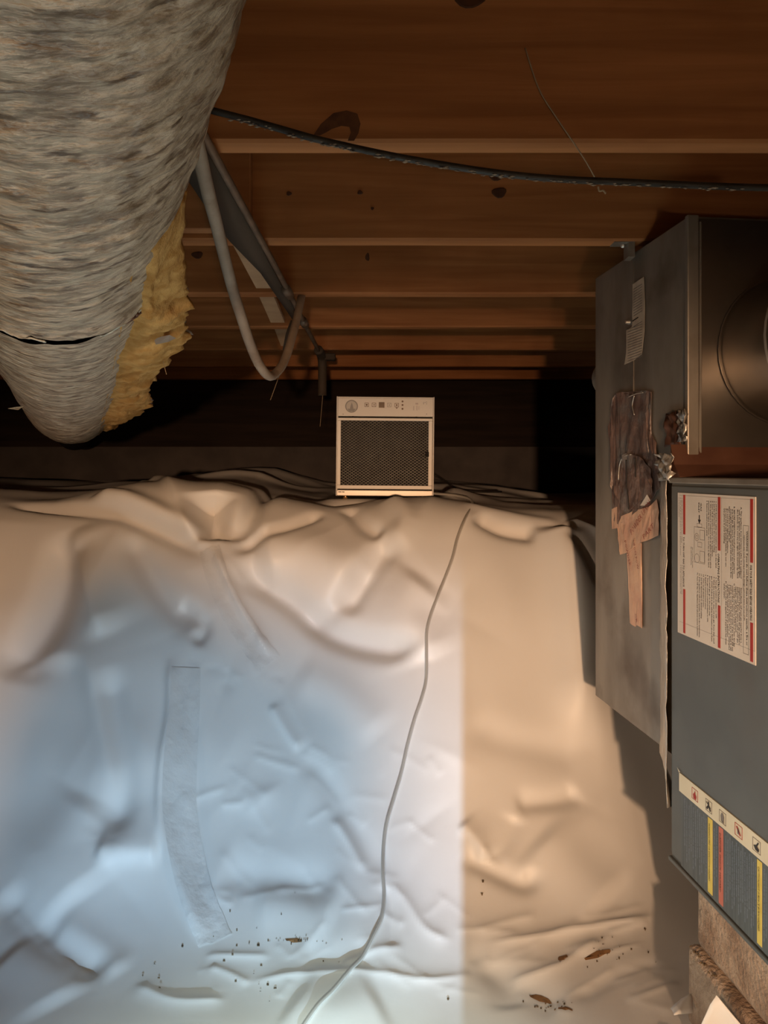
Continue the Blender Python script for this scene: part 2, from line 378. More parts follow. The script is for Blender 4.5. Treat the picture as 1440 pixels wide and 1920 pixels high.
fold([(10, 1690), (80, 1770), (160, 1850)], .012, .020, 'crease')
fold([(100, 1745), (180, 1790), (230, 1835)], .014, .03)
fold([(0, 1800), (60, 1830), (120, 1900)], .016, .06)
fold([(725, 1650), (760, 1690), (800, 1745), (850, 1770)], .008, .014, 'crease')
fold([(722, 1655), (735, 1720), (735, 1790)], -.006, .012)
fold([(700, 1780), (640, 1800), (560, 1795)], -.016, .030)
fold([(450, 1845), (560, 1828), (700, 1830), (800, 1842), (900, 1825)], .012, .012, 'crease')
fold([(380, 1795), (450, 1790), (510, 1792)], .010, .010, 'crease')
fold([(390, 1812), (440, 1830), (470, 1850)], .010, .010, 'crease')
fold([(250, 1850), (330, 1885), (430, 1880)], .012, .016, 'crease')
fold([(540, 1880), (620, 1900), (720, 1880)], .020, .06)
fold([(640, 1815), (700, 1790), (760, 1780)], .014, .014, 'crease')
fold([(1045, 985), (1072, 1080), (1083, 1200), (1090, 1310), (1102, 1410)], .026, .060, 'step', .030, .08, .25)
fold([(1060, 975), (1100, 1000), (1150, 1040)], .016, .020, 'crease')
fold([(1060, 1000), (1100, 1060), (1130, 1110)], -.014, .024)
fold([(870, 1350), (940, 1390), (1050, 1410), (1100, 1430)], -.009, .040)
fold([(960, 1510), (1050, 1500), (1090, 1480)], -.013, .022)
fold([(862, 1545), (890, 1580), (915, 1615)], .012, .026, 'step', .006)
fold([(915, 1615), (950, 1575), (965, 1530)], -.009, .022)
fold([(860, 1605), (930, 1640), (985, 1655), (1005, 1625)], -.014, .020)
fold([(1000, 1570), (1080, 1640), (1150, 1690)], .016, .07)
fold([(1235, 1712), (1150, 1725), (1080, 1742), (1000, 1760), (910, 1772)], .010, .010, 'crease')
fold([(1140, 1762), (1090, 1785), (1050, 1810), (990, 1830), (940, 1836)], .017, .014, 'crease')
fold([(900, 1800), (980, 1850), (1060, 1890)], -.014, .030)
fold([(1240, 1800), (1150, 1830), (1070, 1880)], -.008, .018)
fold([(870, 1790), (930, 1830), (960, 1900)], -.014, .03)
fold([(650, 950), (680, 985), (720, 1010)], -.012, .024)
fold([(600, 945), (690, 936), (650, 930)], -.020, .03)
fold([(730, 935), (760, 980), (720, 1040)], .012, .035)
fold([(890, 960), (940, 985), (1010, 1000)], -.016, .030)
fold([(860, 940), (960, 960), (1060, 985)], .008, .03)
# random small wrinkles
rw = random.Random(11)
for k in range(46):
    cx = rw.uniform(380, 860); cy = rw.uniform(1400, 1860); a = rw.gauss(.25, .5); L = rw.uniform(20, 55)
    fold([(cx-L*math.cos(a), cy-L*math.sin(a)), (cx, cy+rw.uniform(-4, 4)), (cx+L*math.cos(a), cy+L*math.sin(a))], rw.uniform(.0015, .0045), rw.uniform(.006, .011), 'crease')
for k in range(22):
    cx = rw.uniform(340, 520); cy = rw.uniform(1030, 1300); a = rw.gauss(.7, .6); L = rw.uniform(12, 36)
    fold([(cx-L*math.cos(a), cy-L*math.sin(a)), (cx, cy), (cx+L*math.cos(a), cy+L*math.sin(a))], rw.uniform(-.004, .004), rw.uniform(.006, .012), 'crease')
for k in range(24):
    cx = rw.uniform(880, 1230); cy = rw.uniform(1700, 1900); a = rw.gauss(-.25, .3); L = rw.uniform(20, 70)
    fold([(cx-L*math.cos(a), cy-L*math.sin(a)), (cx, cy), (cx+L*math.cos(a), cy+L*math.sin(a))], rw.uniform(.002, .005), rw.uniform(.006, .012), 'crease')
# long flat facets of the stretched plastic
for k in range(46):
    cx = rw.uniform(-40, 1090); cy = rw.uniform(960, 1700); a = rw.choice((rw.gauss(1.25, .35), rw.gauss(2.2, .4), rw.gauss(.7, .4))); L = rw.uniform(60, 170)
    fold([(cx-L*math.cos(a), max(925, cy-L*math.sin(a))), (cx, cy), (cx+L*math.cos(a), cy+L*math.sin(a))], rw.choice((-1, 1))*rw.uniform(.0035, .0078), rw.uniform(.03, .07), 'crease', None, .5, .5)
# folds of the loose plastic lying on the shelf behind the crest
for k in range(26):
    x0 = rw.uniform(-1.3, .9); y0 = rw.uniform(2.3, 3.3); w = rw.uniform(.04, .12); a = rw.uniform(-.6, .6)
    DISP += rw.uniform(-.01, .022)*np.exp(-(((GX-x0)*math.sin(a)+(GY-y0)*math.cos(a))/w)**2 - (((GX-x0)*math.cos(a)-(GY-y0)*math.sin(a))/(w*5))**2)

# normal of the smooth base, displacement along it
dzdx = np.gradient(GZ, gx, axis=0); dzdy = np.gradient(GZ, gy, axis=1)
nl = np.sqrt(dzdx**2+dzdy**2+1)
SV = np.stack([GX - DISP*dzdx/nl, GY - DISP*dzdy/nl, GZ + DISP/nl + ZC], -1)
# keep it flat under the dehumidifier
flat = smst(.24, .17, np.abs(GX))*smst(2.29, 2.36, GY)*smst(2.95, 2.8, GY)
SV[..., 2] = SV[..., 2]*(1-flat) + .862*flat

def surf(px, py, off=0.0):
    x, y = pix_to_xy(px, py)
    return surf_xy(x, y, off)
def surf_xy(x, y, off=0.0):
    i = int(np.clip(np.searchsorted(gx, x)-1, 0, len(gx)-2)); j = int(np.clip(np.searchsorted(gy, y)-1, 0, len(gy)-2))
    u = (x-gx[i])/(gx[i+1]-gx[i]); v = (y-gy[j])/(gy[j+1]-gy[j])
    p = (SV[i, j]*(1-u)*(1-v)+SV[i+1, j]*u*(1-v)+SV[i, j+1]*(1-u)*v+SV[i+1, j+1]*u*v)
    n = Vector((-dzdx[i, j], -dzdy[i, j], 1)).normalized()
    return Vector(p) + n*off

# ------------------------------------------------------------------ setting: ground, walls, ceiling
sx = np.linspace(-2.3, 2.1, 120); sy = np.linspace(-2.2, 3.75, 160)
SX, SY = np.meshgrid(sx, sy, indexing='ij')
SZ = base_surface(SX, SY) + ZC - .055
SZ = np.minimum(SZ, base_surface(SX, SY-.05)+ZC-.05)
fl = grid_mesh('floor', np.stack([SX, SY, SZ], -1), M['dirt']); tag(fl, kind='structure')
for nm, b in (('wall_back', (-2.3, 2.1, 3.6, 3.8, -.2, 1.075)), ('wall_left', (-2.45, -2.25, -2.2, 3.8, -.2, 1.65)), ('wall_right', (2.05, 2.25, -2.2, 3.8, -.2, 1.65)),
              ('wall_front', (-2.3, 2.1, -2.35, -2.15, -.2, 1.65))):
    tag(box(nm, *b, M['concrete']), kind='structure')
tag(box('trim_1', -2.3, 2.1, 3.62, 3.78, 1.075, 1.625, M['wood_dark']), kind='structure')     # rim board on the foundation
tag(box('ceiling', -2.45, 2.25, -2.3, 3.8, 1.62, 1.65, M['subfloor']), kind='structure')

# ------------------------------------------------------------------ floor joists
JB = ZC + .435
JN = ['first floor joist from the viewer, wide brown board with a cable in front of it',
      'second floor joist from the viewer, with two dark knots near its middle',
      'third floor joist from the viewer, just above the bend of the metal strap',
      'fourth floor joist from the viewer, last one with a clearly lit face',
      'fifth floor joist from the viewer, dim board behind the gas pipe end',
      'sixth floor joist from the viewer, nearly black in the shade',
      'seventh floor joist from the viewer, lost in the dark above the dehumidifier',
      'eighth floor joist from the viewer, next to the dark foundation']
def knot(parent, px, py, Y, rx, rz, rot=0.0):
    c = P(px, py, Y); n = 14
    co = []; 
    for lay, s in ((-.0010, 1.0), (-.0016, .8)):
        for k in range(n):
            a = 2*math.pi*k/n; r = 1+.12*math.sin(3*a+px)
            x = rx*s*r*math.cos(a); z = rz*s*r*math.sin(a)
            co.append((c.x+x*math.cos(rot)-z*math.sin(rot), Y+lay+.0008, c.z+x*math.sin(rot)+z*math.cos(rot)))
    fs = [(k, (k+1) % n, n+(k+1) % n, n+k) for k in range(n)]+[tuple(range(n, 2*n))]
    return from_np('knot', co, fs, M['knot'], parent, False)
joists = []
for i in range(8):
    y0 = .955+.4064*i
    bm = bmesh.new()
    rr = random.Random(i)
    n = 24; x0, x1 = -2.25, 2.05
    tilt = (-.0012, .0, .001, -.0008, 0, .001, 0, 0)[i]
    secs = []
    for k in range(n+1):
        x = x0+(x1-x0)*k/n; w = .0012*math.sin(3.1*x+i*2)+.0006*math.sin(9*x+i)
        zb = JB + w*.8 + tilt*x
        pts = [(x, y0+w, 1.62), (x, y0+w, zb+.004), (x, y0+w+.004, zb), (x, y0+.034+w, zb), (x, y0+.038+w, zb+.004), (x, y0+.038+w, 1.62)]
        secs.append([bm.verts.new(p) for p in pts])
    for k in range(n):
        for q in range(6): bm.faces.new((secs[k][q], secs[k+1][q], secs[k+1][(q+1) % 6], secs[k][(q+1) % 6]))
    bm.faces.new(secs[0]); bm.faces.new(secs[-1][::-1])
    o = from_bm('floor_joist', bm, M['wood'])
    tag(o, JN[i], 'joist', 'floor joists overhead'); joists.append(o)
knot(joists[0], 880, 2, .955, .020, .009)
knot(joists[1], 936, 361, 1.361, .014, .010, .1); knot(joists[1], 930, 332, 1.361, .013, .007)
knot(joists[1], 542, 363, 1.361, .005, .004); knot(joists[1], 675, 361, 1.361, .005, .004); knot(joists[1], 698, 391, 1.361, .003, .003)
knot(joists[2], 689, 482, 1.768, .006, .011); knot(joists[2], 370, 478, 1.768, .014, .009); knot(joists[2], 1110, 490, 1.768, .007, .012)
# arch-shaped shadow beside the cable, painted as a flat dark patch on the first joist
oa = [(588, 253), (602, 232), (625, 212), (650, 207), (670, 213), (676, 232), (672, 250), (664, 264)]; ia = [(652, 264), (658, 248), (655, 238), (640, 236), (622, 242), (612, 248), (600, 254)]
from_np('shadow_arch', [P(x, y, .9535) for x, y in oa+ia], [(0, 1, 13, 14), (1, 2, 12, 13), (2, 3, 11, 12), (3, 4, 10, 11), (4, 5, 9, 10), (5, 6, 9), (6, 7, 8, 9)], M['arch_shade'], joists[0], False)

# diagonal bridging laths between the joists
for (xa, xb, i0, lb) in ((-.385, -.290, 1, 'pale diagonal bridging lath between the second and third joists'), (-.385, -.318, 2, 'pale diagonal bridging lath between the third and fourth joists'),
                         (-.395, -.345, 3, 'dim diagonal bridging lath between the fourth and fifth joists')):
    ya = .955+.4064*i0+.042; yb = .955+.4064*(i0+1)-.003; za, zb = 1.60, JB+.012
    bm = bmesh.new(); w_ = .021; t_ = Vector((0, .55, .83))*.016
    q = [bm.verts.new(Vector(p)+o) for o in (Vector(), t_) for p in ((xa-w_, ya, za), (xa+w_, ya, za), (xb+w_, yb, zb), (xb-w_, yb, zb))]
    for v in q[4:]: v.co.y = min(v.co.y, yb); 
    for f in ((0, 1, 2, 3), (7, 6, 5, 4), (0, 4, 5, 1), (1, 5, 6, 2), (2, 6, 7, 3), (3, 7, 4, 0)): bm.faces.new([q[k] for k in f])
    tag(from_bm('bridging_lath', bm, M['lath']), lb, 'lath', 'bridging laths between the joists')

bl = box('joist_blocking', -.80, -.246, 1.335, 1.3605, JB+.012, 1.615, M['wood_pale'], None, .002)
tag(bl, 'paler wood block nailed against the second joist left of the gas pipe', 'wood block')

# ------------------------------------------------------------------ the white plastic sheet
sheet = grid_mesh('plastic_sheet', SV, M['sheet'])
tag(sheet, 'white plastic vapour barrier draped in folds over the dirt bank', 'plastic sheet')

def strip_on_sheet(name, pts, half, m, off, parent, nseg=7):
    ctr = catmull([Vector((p[0], p[1], 0)) for p in pts], nseg)
    rows = []
    n = len(ctr)
    for i, c in enumerate(ctr):
        t = (ctr[min(i+1, n-1)]-ctr[max(i-1, 0)]).normalized(); s = Vector((t.y, -t.x, 0))
        h = half[0]+(half[1]-half[0])*i/(n-1)
        row = []
        for k in range(9):
            q = c + s*h*(k/4-1)
            o = off*(1.0+.9*nz(q.x*.05, q.y*.03)) if 0 < k < 8 else off*.6
            row.append(surf(q.x, q.y, max(o, .0008)))
        rows.append([tuple(v) for v in row])
    return grid_mesh(name, np.array(rows), m, parent)
st = strip_on_sheet('seam_tape', [(350, 1255), (348, 1340), (343, 1430), (340, 1520), (352, 1610), (372, 1690), (404, 1765)], (26, 34), M['tape_clear'], .0022, sheet)
st['label'] = 'wrinkled clear tape strip over the seam'
st = strip_on_sheet('seam_tape', [(392, 1030), (408, 1085), (432, 1140), (470, 1200), (505, 1245)], (20, 26), M['tape_clear'], .002, sheet)

# mud and specks on the plastic near the floor
def blob(px, py, rx, ry, m, nm, parent, off=.0012, rot=0.0):
    n = 12; co = []
    for k in range(n):
        a = 2*math.pi*k/n; r = 1+.35*nz(math.cos(a)*2+px, math.sin(a)*2+py)
        dx, dy = rx*r*math.cos(a), ry*r*math.sin(a)
        co.append(tuple(surf(px+dx*math.cos(rot)-dy*math.sin(rot), py+dx*math.sin(rot)+dy*math.cos(rot), off)))
    c = surf(px, py, off*2); co.append(tuple(c))
    return co, [(k, (k+1) % n, n) for k in range(n)]
allc, allf = [], []
sp = [(342, 1776), (290, 1812), (300, 1862), (484, 1772), (420, 1803), (502, 1850), (442, 1843), (905, 1657), (903, 1680), (840, 1877), (490, 1811), (516, 1858), (298, 1840), (268, 1834), (1210, 1740)]
sp += [(rw.gauss(550, 28), rw.gauss(1764, 4)) for k in range(26)] + [(rw.uniform(390, 640), rw.uniform(1660, 1900)) for k in range(16)]
sp += [(rw.gauss(1140, 50), rw.gauss(1785, 18)) for k in range(24)] + [(rw.gauss(1030, 30), rw.gauss(1880, 8)) for k in range(26)]
for i, (x, y) in enumerate(sp):
    r = rw.uniform(1.6, 2.8) if i < 15 else rw.uniform(.7, 1.5)
    c, f = blob(x, y, r*1.2, r*.8, None, '', None, .0015)
    allf += [tuple(v+len(allc) for v in q) for q in f]; allc += c
o = from_np('dirt_specks', allc, allf, M['speck'], sheet); tag(o, kind='stuff')
for (x, y, rx, ry, ro) in ((550, 1765, 16, 4, .15), (1056, 1801, 10, 6, -.5), (1012, 1868, 22, 5, .3), (1060, 1893, 14, 3, .1), (1120, 1790, 26, 4, -.3)):
    c, f = blob(x, y, rx, ry, None, '', None, .0011, ro)
    from_np('mud_stain', c, f, M['stain'], sheet)

# torn corner of the sheet round the blocks
def sheet_patch(name, pts, parent, th=.0012):
    me = bpy.data.meshes.new(name); bm = bmesh.new()
    vs = [bm.verts.new(p) for p in pts]; fs = [bm.faces.new((vs[0], vs[k], vs[k+1])) for k in range(1, len(vs)-1)]
    bmesh.ops.subdivide_edges(bm, edges=bm.edges[:], cuts=3, use_grid_fill=True)
    for v in bm.verts: v.co += Vector((nz(v.co.x*14, v.co.y*14, 1)*.006, nz(v.co.y*14, v.co.z*14, 3)*.006, 0))
    bm.to_mesh(me); bm.free()
    o = add(name, me, M['sheet'], parent, True)
    s = o.modifiers.new('thickness', 'SOLIDIFY'); s.thickness = th
    return o
sheet_patch('torn_flap', [P(1343, 1866, 1.02), P(1300, 1945, 1.03), P(1320, 2010, 1.03), P(1430, 2010, 1.0), P(1400, 1935, 1.0)], sheet)
sheet_patch('torn_flap', [P(1299, 1860, 1.16), P(1283, 1878, 1.15), P(1258, 1890, 1.14), P(1268, 1903, 1.12), P(1300, 1898, 1.13)], sheet)
bs = box('black_plastic_scrap', .43, .50, 1.05, 1.12, .055, .082, M['gap_black'], None, .006, 2)
tag(bs, 'black scrap of plastic at the torn sheet corner beside the concrete block', 'scrap')

# ------------------------------------------------------------------ dehumidifier
DY = 2.35
deh = empty('dehumidifier', (0.002, DY, .862)); deh.rotation_euler = (0, math.radians(.55), 0)
tag(deh, 'white dehumidifier with black mesh front standing on top of the plastic covered bank', 'dehumidifier')
s = DY/F
def dx(px): return (px-721)*s
def dz(py): return (930-py)*s + .010
W = .158
bm = bmesh.new()
bm_box(bm, -W, W, .006, .44, dz(930), dz(745), .004, 2)
from_bm('cabinet', bm, M['white_paint'], deh)
# folded rim round the front
bm = bmesh.new()
bm_box(bm, -W, -W+.004, -.008, .01, dz(930), dz(744), .001); bm_box(bm, W-.004, W, -.008, .01, dz(930), dz(744), .001)
bm_box(bm, -W+.004, W-.004, -.004, .01, dz(747), dz(745)+.001, .0008)
from_bm('front_rim', bm, M['white_paint'], deh)
cp = box('control_panel', -W+.004, W-.004, -.004, .006, dz(781), dz(747), M['white_paint'], deh, .0012)
box('recess', -W+.005, W-.005, .0048, .0064, dz(922), dz(781), M['gap_black'], deh)
# filter frame
fr = empty('filter', parent=deh)
bm = bmesh.new()
X0, X1, Z0, Z1 = dx(632)-.001, dx(809), dz(917), dz(784)
ix0, ix1, iz0, iz1 = dx(638), dx(802), dz(910), dz(789)
for (a, b, c, d) in ((X0, X1, iz1, Z1), (X0, X1, Z0, iz0), (X0, ix0, iz0, iz1), (ix1, X1, iz0, iz1)):
    bm_box(bm, a, b, -.006, .004, c, d, .0012)
ff = from_bm('filter_frame', bm, M['frame_white'], deh)
box('filter_backing', ix0, ix1, .003, .0046, iz0, iz1, M['gap_black'], ff)
bpy.data.objects.remove(fr)
# expanded diamond mesh
co, fs = [], []
def bar(x0, z0, x1, z1, y, h):
    d = Vector((x1-x0, 0, z1-z0)); L = d.length
    if L < 1e-6: return
    d /= L; nrm = Vector((-d.z, 0, d.x))*h
    b = len(co); a0 = Vector((x0, y, z0)); a1 = Vector((x1, y, z1)); t = Vector((0, .0012, 0))
    for p in (a0-nrm, a1-nrm, a1+nrm, a0+nrm): co.append(tuple(p))
    for p in (a0-nrm, a1-nrm, a1+nrm, a0+nrm): co.append(tuple(p+t))
    fs.extend([(b, b+1, b+2, b+3), (b, b+4, b+5, b+1), (b+3, b+2, b+6, b+7)])
sxm, szm = .0132, .0093
w, h = ix1-ix0, iz1-iz0; sl = szm/sxm
c0 = -w*sl
k = 0
z = iz0 - w*sl
while z < iz1:
    a = max(0, (iz0-z)/sl); b = min(w, (iz1-z)/sl)
    if b > a: bar(ix0+a, z+a*sl, ix0+b, z+b*sl, -.0010, .00052)
    z2 = z + w*sl
    a = max(0, (z2-iz1)/sl); b = min(w, (z2-iz0)/sl)
    if b > a: bar(ix0+a, z2-a*sl, ix0+b, z2-b*sl, -.0010, .00052)
    z += szm
ms = from_np('mesh_grille', co, fs, M['mesh_wire'], ff, False)
o = box('latch', dx(797), dx(803), -.008, -.001, dz(856), dz(846), M['gap_black'], ff, .001)
# base rail, feet
br = box('base_rail', -W+.003, W-.003, -.006, .006, dz(930), dz(919), M['polished'], deh, .0018, 2)
def disc(name, x, z, r, y, m, parent, r2=0.0, th=.0008, n=20, sq=1.0):
    co = []; fs = []
    if r2 > 0:
        for yy, rr in ((y, r), (y, r2), (y+th, r), (y+th, r2)):
            co += [(x+rr*math.cos(2*math.pi*k/n), yy, z+rr*sq*math.sin(2*math.pi*k/n)) for k in range(n)]
        for k in range(n):
            k2 = (k+1) % n
            fs += [(k, k2, n+k2, n+k), (k, 2*n+k, 2*n+k2, k2), (n+k, n+k2, 3*n+k2, 3*n+k)]
    else:
        co = [(x+r*math.cos(2*math.pi*k/n), y, z+r*sq*math.sin(2*math.pi*k/n)) for k in range(n)]
        co += [(a, y+th, c) for a, b, c in co]
        fs = [tuple(range(n))]+[(k, n+k, n+(k+1) % n, (k+1) % n) for k in range(n)]
    return from_np(name, co, fs, m, parent, False)
def foot(x, y, m):
    bm = bmesh.new()
    bmesh.ops.create_cone(bm, cap_ends=True, segments=12, radius1=.0085, radius2=.0075, depth=.005, matrix=Matrix.Translation((x, y, .0028)))
    bmesh.ops.create_cone(bm, cap_ends=True, segments=12, radius1=.005, radius2=.005, depth=.008, matrix=Matrix.Translation((x, y, .008)))
    return from_bm('foot', bm, m, deh)
for (x, y) in ((dx(647), .006), (dx(796), .006), (dx(708), .40), (dx(790), .40)): foot(x, y, M['brass'])
# printing on the control panel
yp = -.0046
lg = disc('logo_badge', dx(657.5), dz(762.5), .0205, yp, M['logo_light'], cp)
disc('logo_ring', dx(657.5), dz(762.5), .0208, yp-.0005, M['logo_grey'], lg, .0172)
tz, tx = dz(762.5), dx(657.5)
from_np('logo_emblem', [(tx-.0055, yp-.0006, tz-.012), (tx+.007, yp-.0006, tz-.012), (tx+.005, yp-.0006, tz-.002), (tx+.0025, yp-.0006, tz+.007), (tx+.0005, yp-.0006, tz+.0125), (tx-.0015, yp-.0006, tz+.006), (tx-.004, yp-.0006, tz-.002)],
        [(0, 1, 2, 3, 4, 5, 6)], M['logo_grey'], lg, False)
from_np('logo_base', [(tx-.013, yp-.0004, tz-.008), (tx+.013, yp-.0004, tz-.008), (tx+.008, yp-.0004, tz-.016), (tx-.008, yp-.0004, tz-.016)], [(0, 1, 2, 3)], M['logo_grey'], lg, False)
def sq_outline(name, px, py, r, m):
    bm = bmesh.new(); x, z = dx(px), dz(py); t = .0014
    for (a, b, c, d) in ((x-r, x+r, z+r-t, z+r), (x-r, x+r, z-r, z-r+t), (x-r, x-r+t, z-r+t, z+r-t), (x+r-t, x+r, z-r+t, z+r-t)): bm_box(bm, a, b, yp-.0003, yp+.0008, c, d)
    return from_bm(name, bm, m, cp)
bcol = ('brown_ink', 'brown_ink', 'logo_grey', 'brown_ink')
for i, px in enumerate((685.7, 699.4, 728, 742)):
    b = sq_outline('button', px, 759.5, .0066, M[bcol[i]])
    if i == 0: disc('button_symbol', dx(px), dz(759.5), .0030, yp, M['brown_ink'], b)
    if i == 1: from_np('button_symbol', [(dx(px)-.0028, yp-.0004, dz(759.5)), (dx(px)+.002, yp-.0004, dz(759.5)+.0028), (dx(px)+.002, yp-.0004, dz(759.5)-.0028)], [(0, 2, 1)], M['brown_ink'], b, False)
    if i == 2: disc('button_symbol', dx(px), dz(759.5), .0020, yp, M['logo_grey'], b)
    if i == 3:
        disc('button_symbol', dx(px), dz(759.5), .0022, yp, M['brown_ink'], b, sq=1.5)
        from_np('button_symbol', [(dx(px)-.004, yp-.0004, dz(764)), (dx(px)+.004, yp-.0004, dz(764)), (dx(px), yp-.0004, dz(766.5))], [(0, 2, 1)], M['brown_ink'], b, False)
dsp = box('display', dx(708.5), dx(719), yp-.0006, yp+.001, dz(764.6), dz(754.3), M['display'], cp, .0004)
for py in (752.5, 759.2, 766.3): disc('indicator_lamp', dx(752.8), dz(py), .0032, yp, M['brown_ink'], cp, n=12)
for (ax, az) in ((-1, 0), (1, 0.3), (0, 0), (-1, -1), (1, -1)): disc('speaker_hole', dx(795+ax*2.8), dz(754+(-az)*2.6), .0015, yp, M['logo_grey'], cp, n=8)
for (px, py) in ((641.8, 777.3), (798, 775.7)): disc('screw', dx(px), dz(py), .0017, yp, M['logo_grey'], cp, n=8)
for (a, b, c, d) in ((773, 774.6, 761, 769), (777, 782, 755, 758), (779, 780.5, 760, 769), (783, 784, 761, 768)):
    box('faint_mark', dx(a), dx(b), yp-.0002, yp+.0006, dz(d), dz(c), M['faint_ink'], cp)
for (a, b) in ((634, 640), (641, 646)): box('maker_mark', dx(a), dx(b), -.0064, -.0055, dz(923.8), dz(921.8), M['logo_grey'], br)
for px in (660, 779): box('filter_tab', dx(px-2), dx(px+2), -.0055, .003, dz(783), dz(781), M['gap_black'], deh)

# power cord behind the dehumidifier
pc = tube('power_cord', catmull([(.155, 2.75, .94), (.20, 2.74, .935), (.235, 2.70, .912), (.27, 2.66, .888), (.34, 2.66, .878), (.44, 2.72, .876)], 6), .0035, M['black_rubber'])
tag(pc, 'thin black power cord trailing from the right side of the dehumidifier', 'cord')

# drain hose
hp = [(886, 938), (872, 972), (858, 1010), (848, 1050), (832, 1095), (812, 1145), (801, 1185), (800, 1225), (799, 1275), (791, 1312), (777, 1352), (764, 1400), (752, 1450), (738, 1500), (725, 1545),
      (719, 1590), (718, 1640), (720, 1680), (716, 1725), (700, 1765), (680, 1800), (655, 1835), (625, 1875), (594, 1912), (560, 1960)]
pts = [Vector((.09, 2.62, .888)), Vector((.16, 2.46, .878)), Vector((.235, 2.33, .874))] + [surf(x, y, .0035) for x, y in hp]
path = catmull(pts, 5)
hose = tube('drain_hose', path, [.0043]*len(path), M['hose'], None, 10)
tag(hose, 'thin clear drain hose running down the plastic from the dehumidifier', 'hose')
tube('hose_water', [p+Vector((0, -.0019, .0018)) for p in path], .0030, M['hose_bore'], hose, 8)

# ------------------------------------------------------------------ furnace plenum and furnace (same turn)
TH = math.atan(.107)
ple = empty('plenum', (.498, 1.188, .465), TH)
tag(ple, 'tall galvanized sheet metal plenum box hanging under the joists at the right', 'plenum')
fur = empty('furnace', (.471, 1.190, .316), TH)
tag(fur, 'grey blue furnace cabinet lying on concrete blocks with safety labels on its side', 'furnace')
def on_plane(o, px, py, lx=0.0):
    """local (y,z) where the line of sight through a pixel meets the plane x=lx of a turned box"""
    c, sn = math.cos(TH), math.sin(TH)
    # world X = ox + lx*c - ly*sn ; Y = oy + lx*sn + ly*c
    k = (px-720)/F; ox, oy = o.location.x, o.location.y
    ly = (ox + lx*c - k*(oy+lx*sn))/(sn + k*c)
    Y = oy + lx*sn + ly*c
    return ly, ZC-(py-HY)/F*Y - o.location.z
PH = .905
bm = bmesh.new(); bm_box(bm, 0, .56, 0, .385, 0, PH, .003)
from_bm('plenum_box', bm, M['galv'], ple)
box('front_sheet', .014, .56, -.0015, .001, .005, PH-.004, M['galv_front'], ple, .0006)
box('corner_seam', -.004, .016, -.006, .004, .51, PH, M['galv'], ple, .002, 2)
box('corner_seam', .0175, .0215, -.005, 0, .42, PH-.01, M['galv'], ple, .0012)
box('side_seam', -.0018, .001, *sorted((on_plane(ple, 1186, 500)[0], on_plane(ple, 1189, 500)[0])), .40, PH-.02, M['galv'], ple, .0005)
# front: round collar and duct leaving towards the viewer
cx_, cz_ = .175, on_plane(ple, 1290, 655)[1]
def ring_duct(name, y0, y1, r, m, parent, n=40, bead=None):
    ys = [y0, y1] if bead is None else [y0, bead-.006, bead-.003, bead, bead+.003, bead+.006, y1]
    rs = [r, r] if bead is None else [r, r, r+.004, r+.005, r+.004, r, r]
    V = np.array([[(cx_+rs[i]*math.cos(2*math.pi*k/n), ys[i], cz_+rs[i]*math.sin(2*math.pi*k/n)) for k in range(n)] for i in range(len(ys))])
    return grid_mesh(name, V, m, parent, True, True)
rd = ring_duct('round_collar', 0, -.14, .122, M['galv_front'], ple)
ring_duct('collar_lip', -.0008, -.004, .1255, M['gap_black'], rd)
ring_duct('round_duct', -.115, -.62, .119, M['galv'], ple, bead=-.135)
ring_duct('duct_band', -.128, -.134, .129, M['foil'], ple)
# back: round take-off peeking out behind the far edge
V = np.array([[(.066+.043*math.cos(2*math.pi*k/32), y, .697+.043*math.sin(2*math.pi*k/32)) for k in range(32)] for y in (.384, .46)])
grid_mesh('rear_collar', V, M['galv'], ple, True, True)
# sloping flange where plenum meets furnace
bm = bmesh.new()
pr = [(-.030, .478), (-.012, .497), (0, .530), (0, .474), (-.030, .474)]
a = [bm.verts.new((-.030, y, z)) for y, z in pr]; b = [bm.verts.new((.56, y, z)) for y, z in pr]
for k in range(5): bm.faces.new((a[k], b[k], b[(k+1) % 5], a[(k+1) % 5]))
bm.faces.new(a); bm.faces.new(b[::-1])
from_bm('flange', bm, M['copper_foil'], ple)

def plane_poly(name, o, pix, m, parent, lift=.0015, th=.0006, lx=0.0, sub=0, rough=0.0, seed=0):
    pts = [on_plane(o, x, y, lx) for x, y in pix]
    bm = bmesh.new(); vs = [bm.verts.new((lx-lift, y, z)) for y, z in pts]
    f = bm.faces.new(vs)
    if sub:
        bmesh.ops.triangulate(bm, faces=[f]); bmesh.ops.subdivide_edges(bm, edges=bm.edges[:], cuts=sub, use_grid_fill=True)
        for v in bm.verts: v.co.x -= abs(nz(v.co.y*60+seed, v.co.z*45, seed))*rough
    r = bmesh.ops.extrude_face_region(bm, geom=bm.faces[:])
    bmesh.ops.translate(bm, vec=(th, 0, 0), verts=[g for g in r['geom'] if isinstance(g, bmesh.types.BMVert)])
    return from_bm(name, bm, m, parent)
